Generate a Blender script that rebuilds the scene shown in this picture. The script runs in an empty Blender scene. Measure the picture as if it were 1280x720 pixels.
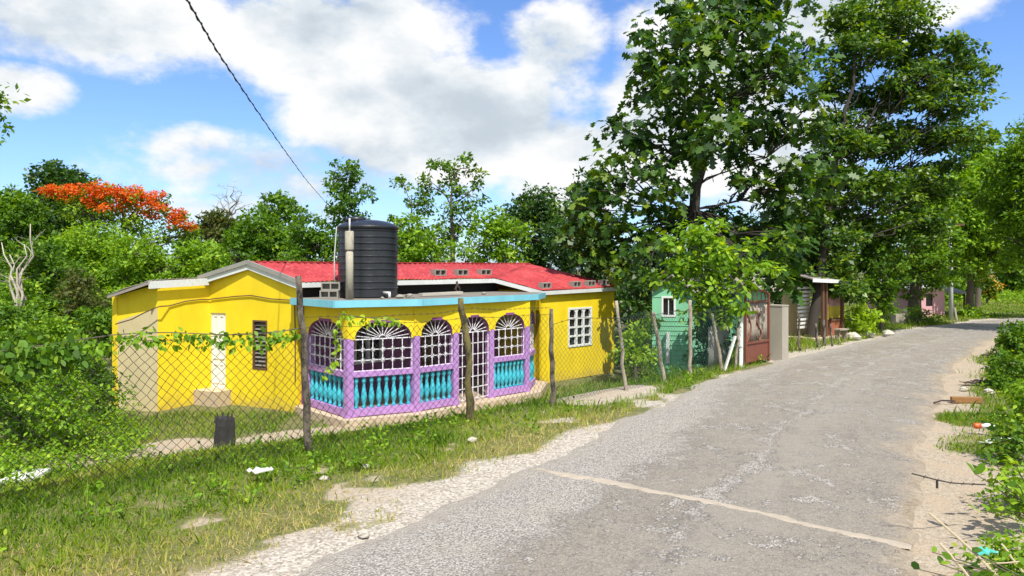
import bpy, math, random
import numpy as np
from mathutils import Vector
random.seed(11); rng = np.random.default_rng(11)
C = bpy.context.scene.collection
H, FPX, HY = 2.35, 930.0, 335.0          # eye height, focal length in photo pixels, horizon row
R = math.radians
U = np.array([.7071, .7071, 0.]); V = np.array([-.7071, .7071, 0.])   # long axis of the house, and into its depth

def at(px, py, Y): return np.array([(px-640)/FPX*Y, Y, H-(py-HY)/FPX*Y])
def hit(px, P, d):                        # distance along the plan line P + t d at which the sight line of column px crosses it
    r = (px-640)/FPX
    return (r*P[1]-P[0])/(d[0]-r*d[1])
def v3(x, y, z=0.): return np.array([x, y, z], float)
def sst(a, b, x):
    t = np.clip((x-a)/(b-a), 0, 1); return t*t*(3-2*t)
_lat = np.random.default_rng(5).random((256, 256))
def vnoise(x, y):
    xi = np.floor(x).astype(int); yi = np.floor(y).astype(int); fx = x-xi; fy = y-yi
    fx = fx*fx*(3-2*fx); fy = fy*fy*(3-2*fy)
    g = lambda a, b: _lat[a % 256, b % 256]
    return (g(xi, yi)*(1-fx)+g(xi+1, yi)*fx)*(1-fy)+(g(xi, yi+1)*(1-fx)+g(xi+1, yi+1)*fx)*fy
def fbm(x, y): return .5*vnoise(x, y)+.3*vnoise(2.1*x+7, 2.1*y+3)+.2*vnoise(4.3*x+1, 4.3*y+9)

# ------------------------------------------------------------------ materials
def new_mat(name):
    m = bpy.data.materials.new(name); m.use_nodes = True
    nt = m.node_tree; b = nt.nodes['Principled BSDF']; return m, nt, b
def N(nt, t, **kw):
    n = nt.nodes.new(t)
    for k, v in kw.items():
        if k in n.inputs.keys(): n.inputs[k].default_value = v
        else: setattr(n, k, v)
    return n
def ramp(nt, fac, stops):
    r = nt.nodes.new('ShaderNodeValToRGB'); e = r.color_ramp.elements
    while len(e) < len(stops): e.new(.5)
    for el, (p, c) in zip(e, stops): el.position = p; el.color = (*c, 1)
    nt.links.new(fac, r.inputs[0]); return r.outputs[0]
def math_(nt, op, a, b=None, c=None):
    n = nt.nodes.new('ShaderNodeMath'); n.operation = op
    for i, x in enumerate((a, b, c)):
        if x is None: continue
        if isinstance(x, (int, float)): n.inputs[i].default_value = x
        else: nt.links.new(x, n.inputs[i])
    return n.outputs[0]
def mixc(nt, f, a, b):
    n = nt.nodes.new('ShaderNodeMix'); n.data_type = 'RGBA'
    for s, x in ((0, f), (6, a), (7, b)):
        if isinstance(x, (int, float)): n.inputs[s].default_value = x
        elif isinstance(x, tuple): n.inputs[s].default_value = (*x, 1)
        else: nt.links.new(x, n.inputs[s])
    return n.outputs[2]
def smooth(nt, x, a, b):
    n = nt.nodes.new('ShaderNodeMapRange'); n.interpolation_type = 'SMOOTHSTEP'
    nt.links.new(x, n.inputs[0]); n.inputs[1].default_value = a; n.inputs[2].default_value = b; return n.outputs[0]
def noise(nt, scale, detail=4, rough=.6, sc=None, coord='Object'):
    tc = nt.nodes.new('ShaderNodeTexCoord'); o = tc.outputs[coord]
    if sc:
        mp = nt.nodes.new('ShaderNodeMapping'); mp.inputs['Scale'].default_value = sc
        nt.links.new(o, mp.inputs[0]); o = mp.outputs[0]
    n = N(nt, 'ShaderNodeTexNoise', Scale=scale, Detail=detail, Roughness=rough)
    nt.links.new(o, n.inputs['Vector']); return n.outputs[0]
def bump(nt, b, h, strength=.3, dist=.02):
    n = N(nt, 'ShaderNodeBump', Strength=strength, Distance=dist)
    nt.links.new(h, n.inputs['Height']); nt.links.new(n.outputs[0], b.inputs['Normal'])
def paint(name, col, dirt=None, amount=.5, rough=.6, scale=1.6, bs=.15, streak=True, metal=0., thr=(.5, .72)):
    """painted or weathered surface: base colour, soft variation and ragged dirt"""
    m, nt, b = new_mat(name)
    dirt = dirt or tuple(c*.45 for c in col)
    n1 = noise(nt, scale, 6, .65, (1, 1, .45) if streak else None)
    n2 = noise(nt, scale*9, 5, .7)
    light = mixc(nt, smooth(nt, n1, .3, .75), tuple(c*.86 for c in col), tuple(min(1, c*1.08) for c in col))
    k = math_(nt, 'MULTIPLY', smooth(nt, math_(nt, 'ADD', math_(nt, 'MULTIPLY', n1, .6), math_(nt, 'MULTIPLY', n2, .4)), *thr), amount)
    nt.links.new(mixc(nt, k, light, dirt), b.inputs['Base Color'])
    b.inputs['Roughness'].default_value = rough; b.inputs['Metallic'].default_value = metal
    bump(nt, b, noise(nt, scale*25, 4, .7), bs, .01); return m
def leafmat(name, stops, trans=.35, rough=.5, spec=.35):
    m, nt, b = new_mat(name)
    a = N(nt, 'ShaderNodeAttribute', attribute_name='rnd')
    col = ramp(nt, a.outputs['Fac'], stops)
    nt.links.new(col, b.inputs['Base Color']); b.inputs['Roughness'].default_value = rough
    b.inputs['Specular IOR Level'].default_value = spec
    t = nt.nodes.new('ShaderNodeBsdfTranslucent')
    hs = N(nt, 'ShaderNodeHueSaturation', Hue=.485, Saturation=1.1, Value=1.5)
    nt.links.new(col, hs.inputs['Color']); nt.links.new(hs.outputs[0], t.inputs[0])
    mx = N(nt, 'ShaderNodeMixShader'); mx.inputs[0].default_value = trans
    nt.links.new(b.outputs[0], mx.inputs[1]); nt.links.new(t.outputs[0], mx.inputs[2])
    nt.links.new(mx.outputs[0], nt.nodes['Material Output'].inputs[0]); return m

M = {}
M['yellow'] = paint('yellow_paint', (.84, .625, .008), (.50, .36, .03), .25, .75, 1.2)
M['cream'] = paint('cream_render', (.58, .48, .27), (.35, .28, .16), .5, .85, 1.5)
M['purple'] = paint('lilac_paint', (.47, .25, .58), (.24, .15, .27), .5, .65, 2.5)
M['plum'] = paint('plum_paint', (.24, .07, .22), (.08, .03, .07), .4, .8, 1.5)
M['turq'] = paint('turquoise_paint', (.05, .48, .60), (.04, .24, .24), .5, .6, 3)
M['skyblue'] = paint('pale_blue_paint', (.20, .56, .68), (.25, .36, .36), .4, .65, 2)
M['white'] = paint('white_paint', (.78, .78, .75), (.42, .40, .35), .45, .6, 2)
M['fascia'] = paint('white_fascia_paint', (.66, .68, .66), (.30, .30, .27), .5, .65, 2)
M['grille'] = paint('white_iron', (.80, .78, .82), (.35, .30, .26), .35, .5, 6)
M['slabgrey'] = paint('weathered_concrete', (.20, .18, .15), (.07, .06, .05), .8, .95, 1.3, .5, False)
M['concrete'] = paint('raw_concrete', (.40, .36, .29), (.16, .14, .11), .6, .9, 2.2, .4)
M['plinth'] = paint('tan_concrete', (.52, .41, .29), (.30, .22, .14), .5, .9, 2, .4, False)
M['blockgrey'] = paint('block_concrete', (.30, .28, .24), (.12, .11, .09), .6, .95, 5, .6, False)
M['dark'] = paint('eave_shade_and_handle_black', (.02, .018, .016), None, .3, .95, 2)
M['glass'] = paint('dark_glass', (.012, .014, .018), None, .1, .08, 2, 0)
M['pipegrey'] = paint('pipe_cement', (.46, .42, .33), (.13, .11, .08), .9, .85, 5, .4, thr=(.46, .66))
M['pvc'] = paint('white_pvc', (.70, .70, .68), None, .2, .4, 3, .05)
M['tank'] = paint('black_plastic', (.022, .024, .029), (.055, .056, .055), .5, .34, 2.0, .08)
M['zinc'] = paint('grey_zinc', (.30, .29, .26), (.13, .08, .05), .8, .5, 2, .2)
M['gatezinc'] = paint('rusty_gate_zinc', (.36, .32, .25), (.15, .06, .03), 1., .7, 2.4, .2, thr=(.46, .62))
M['rust'] = paint('rusty_red_paint', (.19, .058, .034), (.09, .045, .028), .6, .7, 4)
M['bark'] = paint('grey_bark', (.15, .12, .09), (.05, .04, .03), .7, .95, 4, 1.0)
M['darkbark'] = paint('dark_bark', (.045, .036, .028), (.022, .018, .014), .7, .95, 4, 1.0)
M['palebark'] = paint('bleached_bark', (.50, .45, .36), (.22, .18, .13), .5, .95, 4, .8)
M['twig'] = paint('grey_twig', (.36, .33, .30), (.2, .18, .16), .4, .95, 4, .5)
M['postwood'] = paint('dark_post_wood', (.24, .20, .15), (.022, .018, .015), 1., .95, 9, 1.0, thr=(.42, .58))
M['paleposts'] = paint('pale_post_wood', (.44, .38, .29), (.12, .09, .06), 1., .95, 9, .9, thr=(.44, .62))
M['mossypost'] = paint('mossy_post_wood', (.22, .18, .06), (.03, .025, .018), 1., .95, 9, 1.0, thr=(.42, .60))
M['char'] = paint('charred_wood', (.035, .032, .030), (.16, .14, .12), .4, .95, 6, 1.0)
M['wire'] = paint('rusty_wire', (.03, .026, .022), (.07, .04, .025), .5, .7, 8, 0)
M['greenwire'] = paint('green_coated_wire', (.04, .11, .10), None, .3, .6, 8, 0)
M['cable'] = paint('black_cable', (.015, .014, .013), None, .2, .7, 8, .2)
M['browncable'] = paint('brown_cable', (.10, .05, .03), None, .2, .7, 8, .2)
M['mint'] = paint('mint_boards', (.22, .56, .33), (.14, .34, .21), .4, .75, 2)
M['oldroof'] = paint('old_roof_zinc', (.30, .27, .24), (.16, .09, .05), .7, .7, 2, .3)
M['pink'] = paint('pink_paint', (.70, .38, .40), (.45, .25, .25), .4, .8, 2)
M['shackyellow'] = paint('shack_yellow', (.80, .62, .06), (.5, .35, .05), .3, .8, 2)
M['brick'] = paint('red_brown_boards', (.34, .11, .05), (.16, .06, .03), .5, .8, 4)
M['brownwood'] = paint('brown_wood', (.13, .065, .035), (.05, .03, .02), .5, .9, 5, .5)
M['stone'] = paint('limestone', (.50, .46, .39), (.25, .2, .15), .6, .95, 8, .8, False)
M['paper'] = paint('white_litter', (.66, .65, .61), (.36, .32, .26), .7, .7, 9, .1, False)
M['orange'] = paint('orange_plastic', (.75, .13, .03), None, .2, .4, 8, .1)
M['aqua'] = paint('aqua_plastic', (.10, .50, .42), None, .2, .4, 8, .1)
M['plank'] = paint('brown_plank', (.30, .15, .05), (.10, .05, .02), .6, .9, 8, .6)
M['straw'] = paint('dry_cane', (.52, .42, .26), (.25, .18, .1), .5, .8, 8, .3)
M['flipflop'] = paint('dark_rubbish', (.05, .03, .025), None, .3, .8, 8, .3)

def wallmat():
    m = M['yellow']; nt = m.node_tree; b = nt.nodes['Principled BSDF']; src = b.inputs['Base Color'].links[0].from_socket
    g = nt.nodes.new('ShaderNodeNewGeometry'); sp = nt.nodes.new('ShaderNodeSeparateXYZ'); nt.links.new(g.outputs['Position'], sp.inputs[0])
    nf = noise(nt, 5., 6, .75); z = math_(nt, 'ADD', sp.outputs[2], math_(nt, 'MULTIPLY', math_(nt, 'SUBTRACT', nf, .5), 1.1))
    c = mixc(nt, math_(nt, 'MULTIPLY', smooth(nt, z, -.62, -1.05), .5), src, (.36, .25, .10))
    st = noise(nt, 3.2, 5, .7, (1, 1, .06))
    c = mixc(nt, math_(nt, 'MULTIPLY', smooth(nt, st, .58, .74), .22), c, (.48, .34, .03))
    c = mixc(nt, math_(nt, 'MULTIPLY', smooth(nt, noise(nt, .8, 5, .7), .50, .68), .35), c, (.86, .68, .05))
    nt.links.new(c, b.inputs['Base Color'])
wallmat()
def roofmat():
    m, nt, b = new_mat('red_roof_zinc')
    n1 = noise(nt, 1.1, 6, .7); n2 = noise(nt, 9, 5, .7)
    c = mixc(nt, smooth(nt, n1, .35, .7), (.30, .016, .020), (.46, .050, .052))
    c = mixc(nt, math_(nt, 'MULTIPLY', smooth(nt, n2, .50, .68), .45), c, (.56, .17, .16))
    c = mixc(nt, math_(nt, 'MULTIPLY', smooth(nt, noise(nt, 2.6, 6, .75), .55, .68), .7), c, (.20, .035, .03))
    nt.links.new(c, b.inputs['Base Color']); b.inputs['Roughness'].default_value = .78
    bump(nt, b, n2, .2, .01); return m
M['roof'] = roofmat()

G = dict(
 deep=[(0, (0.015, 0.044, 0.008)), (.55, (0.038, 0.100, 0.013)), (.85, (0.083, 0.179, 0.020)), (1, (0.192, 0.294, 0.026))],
 mid=[(0, (0.031, 0.079, 0.008)), (.45, (0.083, 0.192, 0.013)), (.82, (0.166, 0.307, 0.020)), (1, (0.307, 0.410, 0.038))],
 bright=[(0, (0.058, 0.134, 0.010)), (.45, (0.160, 0.314, 0.015)), (.82, (0.282, 0.448, 0.026)), (1, (0.435, 0.538, 0.051))],
 lime=[(0, (0.115, 0.218, 0.013)), (.5, (0.256, 0.410, 0.018)), (.85, (0.384, 0.538, 0.026)), (1, (0.538, 0.600, 0.051))],
 olive=[(0, (.045, .06, .012)), (.5, (.09, .12, .022)), (.85, (.15, .17, .035)), (1, (.22, .18, .06))],
 flame=[(0, (.42, .045, .008)), (.45, (.66, .12, .010)), (.8, (.75, .22, .015)), (1, (.80, .36, .03))],
 brown=[(0, (.06, .035, .018)), (.6, (.13, .075, .035)), (1, (.22, .15, .07))],
 yflower=[(0, (.55, .25, .02)), (1, (.8, .5, .08))],
 grass=[(0, (0.084, 0.180, 0.012)), (.30, (0.180, 0.312, 0.017)), (.5, (0.276, 0.372, 0.026)), (.72, (0.408, 0.396, 0.084)), (1, (0.600, 0.504, 0.228))],
)
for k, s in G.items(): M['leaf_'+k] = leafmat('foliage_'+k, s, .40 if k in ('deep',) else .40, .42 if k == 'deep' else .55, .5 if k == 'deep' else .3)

# ------------------------------------------------------------------ mesh tools
def frame_of(d):
    d = np.asarray(d, float); d = d/max(1e-9, np.linalg.norm(d))
    up = np.array([0, 0, 1.]) if abs(d[2]) < .95 else np.array([1., 0, 0])
    a = np.cross(up, d); a /= np.linalg.norm(a); return d, a, np.cross(d, a)
class MB:
    def __init__(s): s.v = []; s.f = []
    def add(s, vs, fs):
        o = len(s.v); s.v.extend([tuple(map(float, p)) for p in vs]); s.f.extend([tuple(i+o for i in f) for f in fs]); return s
    def obox(s, p, a, b, c):               # corner and three edge vectors
        p, a, b, c = (np.asarray(x, float) for x in (p, a, b, c))
        if np.dot(np.cross(a, b), c) < 0: a, b = b, a
        return s.add([p, p+a, p+a+b, p+b, p+c, p+a+c, p+a+b+c, p+b+c],
                     [(0, 3, 2, 1), (4, 5, 6, 7), (0, 1, 5, 4), (1, 2, 6, 5), (2, 3, 7, 6), (3, 0, 4, 7)])
    def bar(s, p, q, w, h, up=None):       # box beam from p to q
        p = np.asarray(p, float); q = np.asarray(q, float); d, a, b = frame_of(q-p)
        return s.obox(p-a*w/2-b*h/2, q-p, a*w, b*h)
    def prism(s, poly, vec):
        poly = [np.asarray(p, float) for p in poly]; vec = np.asarray(vec, float); n = len(poly)
        nrm = np.zeros(3)
        for i in range(n): nrm += np.cross(poly[i], poly[(i+1) % n])
        if np.dot(nrm, vec) > 0: poly = poly[::-1]
        vs = poly+[p+vec for p in poly]
        return s.add(vs, [tuple(range(n)), tuple(range(2*n-1, n-1, -1))]+[(i, i+n, (i+1) % n+n, (i+1) % n) for i in range(n)])
    def tube(s, path, r, n=6, rough=0.):
        path = [np.asarray(p, float) for p in path]; k = len(path)
        rs = [r]*k if isinstance(r, (int, float)) else list(r)
        vs = []; fs = []; a = None
        for i, p in enumerate(path):
            d = path[min(i+1, k-1)]-path[max(i-1, 0)]; d = d/max(1e-9, np.linalg.norm(d))
            if a is None: _, a, b = frame_of(d)
            else:
                a = a-d*np.dot(a, d); a /= max(1e-9, np.linalg.norm(a)); b = np.cross(d, a)
            for j in range(n):
                t = 2*math.pi*j/n; rr = rs[i]*(1+rough*(random.random()-.5))
                vs.append(p+(a*math.cos(t)+b*math.sin(t))*rr)
        for i in range(k-1):
            for j in range(n): fs.append((i*n+j, i*n+(j+1) % n, (i+1)*n+(j+1) % n, (i+1)*n+j))
        fs.append(tuple(range(n-1, -1, -1))); fs.append(tuple((k-1)*n+j for j in range(n)))
        return s.add(vs, fs)
    def lathe(s, c, prof, n=16):
        c = np.asarray(c, float); vs = []; fs = []; k = len(prof)
        for r, z in prof:
            for j in range(n): t = 2*math.pi*j/n; vs.append(c+np.array([r*math.cos(t), r*math.sin(t), z]))
        for i in range(k-1):
            for j in range(n): fs.append((i*n+j, i*n+(j+1) % n, (i+1)*n+(j+1) % n, (i+1)*n+j))
        fs.append(tuple(range(n-1, -1, -1))); fs.append(tuple((k-1)*n+j for j in range(n)))
        return s.add(vs, fs)
    def rock(s, c, r, seed=0, flat=.6):
        q = np.random.default_rng(seed); vs = []; n = 8
        rings = [-.95, -.5, 0, .5, .95]
        for z in rings:
            for j in range(n):
                t = 2*math.pi*j/n; w = math.sqrt(max(.05, 1-z*z))*(.75+.5*q.random())
                vs.append(np.asarray(c)+np.array([math.cos(t)*w*r, math.sin(t)*w*r*.8, z*r*flat*(.85+.3*q.random())]))
        fs = [(i*n+j, i*n+(j+1) % n, (i+1)*n+(j+1) % n, (i+1)*n+j) for i in range(4) for j in range(n)]
        fs += [tuple(range(n-1, -1, -1)), tuple(4*n+j for j in range(n))]
        return s.add(vs, fs)
def origin_of(o):
    p = np.zeros(3)
    while o is not None: p += np.array(o.location); o = o.parent
    return p
def link(name, me, mat, parent=None, origin=None, smooth_=False):
    o = bpy.data.objects.new(name, me); C.objects.link(o)
    if mat is not None: me.materials.append(M[mat] if isinstance(mat, str) else mat)
    if parent is not None: o.parent = parent
    elif origin is not None: o.location = tuple(origin)
    if smooth_: me.polygons.foreach_set('use_smooth', [True]*len(me.polygons))
    return o
def obj(name, mb, mat, parent=None, origin=None, smooth_=False):
    off = origin_of(parent) if parent is not None else (np.asarray(origin, float) if origin is not None else np.zeros(3))
    me = bpy.data.meshes.new(name)
    me.from_pydata([tuple(np.array(p)-off) for p in mb.v], [], mb.f); me.update()
    return link(name, me, mat, parent, origin, smooth_)
def npobj(name, verts, faces, mat, parent=None, origin=None, attrs=None, smooth_=False):
    off = origin_of(parent) if parent is not None else (np.asarray(origin, float) if origin is not None else np.zeros(3))
    me = bpy.data.meshes.new(name); k = faces.shape[1]; nf = len(faces)
    me.vertices.add(len(verts)); me.vertices.foreach_set('co', (verts-off).astype(np.float32).ravel())
    me.loops.add(nf*k); me.loops.foreach_set('vertex_index', faces.astype(np.int32).ravel())
    me.polygons.add(nf); me.polygons.foreach_set('loop_start', np.arange(0, nf*k, k, dtype=np.int32))
    me.update(calc_edges=True)
    for an, d in (attrs or {}).items():
        me.attributes.new(an, 'FLOAT', 'POINT').data.foreach_set('value', d.astype(np.float32))
    return link(name, me, mat, parent, origin, smooth_)
def tag(o, label=None, cat=None, group=None, kind=None):
    for k, v in (('label', label), ('category', cat), ('group', group), ('kind', kind)):
        if v: o[k] = v
    return o
def thing(name, label, cat, loc, group=None):
    o = bpy.data.objects.new(name, None); C.objects.link(o); o.location = tuple(map(float, loc))
    return tag(o, label, cat, group)

# ------------------------------------------------------------------ road and ground
LE = np.array([(-8.1, -6), (-6., -2), (-3.9, 2), (-1.77, 5.68), (.5, 9.3), (3.73, 15.07), (6.3, 18.4), (9.7, 22.2), (15, 28.2), (21, 33.4), (31, 38.5), (60, 44)])
RE = np.array([(-3.3, -6), (-.95, -2), (1.25, 2), (3.38, 6.16), (4.52, 8.25), (7.18, 12.5), (10.4, 17.5), (14.4, 22.8), (18.2, 27.3), (23.6, 31.8), (32.5, 35.8), (60, 40)])
def resample(P, n):
    d = np.r_[0, np.cumsum(np.hypot(*np.diff(P, axis=0).T))]; t = np.linspace(0, d[-1], n)
    Q = np.c_[np.interp(t, d, P[:, 0]), np.interp(t, d, P[:, 1])]
    for _ in range(12*n//200):
        Q[1:-1] = .5*Q[1:-1]+.25*(Q[:-2]+Q[2:])
    return Q
NR = 700
LS, RS = resample(LE, NR), resample(RE, NR)
def sdist(X, Y, P):                        # signed distance to a polyline, positive on its left
    best = np.full(X.shape, 1e9); sg = np.zeros(X.shape)
    P = P[::10]
    for a, b in zip(P[:-1], P[1:]):
        d = b-a; L2 = d@d; t = np.clip(((X-a[0])*d[0]+(Y-a[1])*d[1])/L2, 0, 1)
        ex = X-a[0]-t*d[0]; ey = Y-a[1]-t*d[1]; q = ex*ex+ey*ey
        m = q < best; best = np.where(m, q, best); sg = np.where(m, d[0]*ey-d[1]*ex, sg)
    return np.sqrt(best)*np.sign(sg)
F0 = v3(-2.65, 9.5); FD = v3(.70, .714)/np.hypot(.70, .714)
def fence_d(X, Y): return -(X-F0[0])*FD[1]+(Y-F0[1])*FD[0]
def ground_z(X, Y):
    X = np.asarray(X, float); Y = np.asarray(Y, float)
    d = fence_d(X, Y); s = (X-F0[0])*FD[0]+(Y-F0[1])*FD[1]
    low = -1.0-.22*sst(0, -6, s)
    fade = 1-sst(9.5, 13, s-d)                # the hollow closes towards the gate
    z = low*sst(.1, 5.6-2.6*sst(-1, 3, s), d)*fade
    z = z+.09*(fbm(X*.5+3, Y*.5)-.5)*sst(.2, 1.2, np.abs(d+2.5))
    hill = sst(24, 75, Y-.25*X)*sst(8, -20, X)
    return z+hill*3.0
def gz(x, y): return float(ground_z(np.array(x), np.array(y)))

def axis(segs):
    out = []
    for a, b, n in segs: out += list(np.linspace(a, b, n, endpoint=False))
    return np.array(out+[segs[-1][1]])
gx = axis([(-700, -60, 14), (-60, -16, 30), (-16, 14, 170), (14, 34, 60), (34, 90, 20), (90, 700, 12)])
gy = axis([(-300, -10, 10), (-10, 2, 20), (2, 26, 150), (26, 60, 80), (60, 110, 20), (110, 900, 14)])
XX, YY = np.meshgrid(gx, gy); ZZ = ground_z(XX, YY)
dl = sdist(XX, YY, LS); dr = -sdist(XX, YY, RS)
ZZ = np.where((dl < .3) & (dr < .3), -.02, ZZ*sst(.1, 1.0, np.maximum(dl, dr))-.012)
nz = fbm(XX*.8, YY*.8)
fd = fence_d(XX, YY)
def drop(px, py):                             # where the sight line of a photo pixel meets the ground
    Y = 5.
    for _ in range(900):
        Y += .03
        if H-(py-HY)/FPX*Y <= gz((px-640)/FPX*Y, Y): break
    return np.array([(px-640)/FPX*Y, Y])
PATH = [drop(*q_) for q_ in ((-60, 590), (20, 580), (90, 577), (165, 570), (240, 558), (330, 549), (395, 548), (470, 530), (560, 516), (640, 506), (720, 497), (785, 487))]
def veg_amount(X, Y):
    """0 bare earth .. 1 full grass"""
    dl = sdist(X, Y, LS); dr = -sdist(X, Y, RS); fd = fence_d(X, Y); s = (X-F0[0])*FD[0]+(Y-F0[1])*FD[1]
    n = fbm(X*.9, Y*.9)
    wide = 1.15*sst(7, 5.0, Y)+.45*sst(12, 8, Y)
    left = sst(-.15, .85, dl+1.3*(n-.55)-wide*.35+.45*sst(10, 15, Y)-.5*sst(18, 22, Y))
    right = sst(.1, .9, dr+1.3*(n-.5)-1.0*sst(9.8, 8.6, Y)*sst(5, 6.2, Y)-.1)
    right = np.maximum(right, sst(1.0, .45, np.hypot((X-7.35)/1.0, (Y-11.6)/.85)+.5*(n-.5)))
    v = np.where(dl > -.5, left, right)
    pd_ = np.full(X.shape, 1e9)
    for a, b in zip(PATH[:-1], PATH[1:]):
        d = b-a; t = np.clip(((X-a[0])*d[0]+(Y-a[1])*d[1])/(d@d), 0, 1); pd_ = np.minimum(pd_, np.hypot(X-a[0]-t*d[0], Y-a[1]-t*d[1]))
    path = sst(.95, .35, pd_+.9*(n-.5))
    bare = sst(.60, .68, fbm(X*1.3+11, Y*1.3+70))*sst(-.3, -1.0, fd)
    v = v*(1-.8*bare)
    return np.clip(v*(1-.97*path), 0, 1)
vg = veg_amount(XX, YY)
nyx, nxx = XX.shape
idx = np.arange(nyx*nxx).reshape(nyx, nxx)
fq = np.stack([idx[:-1, :-1], idx[:-1, 1:], idx[1:, 1:], idx[1:, :-1]], -1).reshape(-1, 4)
def groundmat():
    m, nt, b = new_mat('verge_earth')
    a = N(nt, 'ShaderNodeAttribute', attribute_name='veg'); gr = N(nt, 'ShaderNodeAttribute', attribute_name='grav')
    n1 = noise(nt, 2.2, 6, .7); n2 = noise(nt, 26, 5, .75)
    tc = nt.nodes.new('ShaderNodeTexCoord')
    vo = N(nt, 'ShaderNodeTexVoronoi', Scale=42.); nt.links.new(tc.outputs['Object'], vo.inputs['Vector'])
    dirt = mixc(nt, smooth(nt, n2, .35, .65), (.27, .215, .15), (.46, .385, .285))
    dirt = mixc(nt, smooth(nt, n1, .45, .65), dirt, (.40, .31, .21))
    st = ramp(nt, math_(nt, 'FRACT', math_(nt, 'MULTIPLY', vo.outputs['Color'], 3.7)), [(0, (.22, .195, .16)), (.5, (.40, .355, .29)), (1, (.60, .545, .47))])
    dirt = mixc(nt, math_(nt, 'MULTIPLY', gr.outputs['Fac'], .85), dirt, st)
    soil = mixc(nt, smooth(nt, n2, .35, .65), (.075, .092, .022), (.16, .16, .05))
    soil = mixc(nt, math_(nt, 'MULTIPLY', smooth(nt, n1, .48, .66), .6), soil, (.25, .20, .09))
    f = smooth(nt, math_(nt, 'ADD', a.outputs['Fac'], math_(nt, 'MULTIPLY', math_(nt, 'SUBTRACT', n2, .5), .9)), .25, .62)
    nt.links.new(mixc(nt, f, dirt, soil), b.inputs['Base Color']); b.inputs['Roughness'].default_value = .95
    h = math_(nt, 'ADD', math_(nt, 'MULTIPLY', vo.outputs['Distance'], -.6), n2)
    bump(nt, b, h, .55, .03); return m
grav = sst(1.6, .2, dl+.8*(nz-.5))*(dl > -1)
g_o = npobj('ground', np.stack([XX, YY, ZZ], -1).reshape(-1, 3), fq, groundmat(), attrs={'veg': vg.ravel(), 'grav': grav.ravel()}, smooth_=True)
tag(g_o, kind='structure')

NU = 28
uu = np.linspace(0, 1, NU)
rag = (fbm(np.arange(NR)*.16, np.zeros(NR))-.5)*.4; rag2 = (fbm(np.arange(NR)*.10, np.zeros(NR)+40)-.5)*.4
dirn = RS-LS; wd = np.hypot(*dirn.T); dn = dirn/wd[:, None]
Lr = LS+dn*rag[:, None]; Rr = RS+dn*rag2[:, None]
P2 = Lr[:, None, :]*(1-uu)[None, :, None]+Rr[:, None, :]*uu[None, :, None]
zr = .006+.035*np.sin(np.pi*uu)[None, :]+.012*(fbm(P2[..., 0]*1.3, P2[..., 1]*1.3)-.5)
rv = np.r_[0, np.cumsum(np.hypot(*np.diff((LS+RS)/2, axis=0).T))]
zr[:, 0] = zr[:, -1] = -.03
RVt = np.concatenate([P2, zr[..., None]], -1).reshape(-1, 3)
ri = np.arange(NR*NU).reshape(NR, NU)
rf = np.stack([ri[:-1, :-1], ri[:-1, 1:], ri[1:, 1:], ri[1:, :-1]], -1).reshape(-1, 4)
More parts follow.
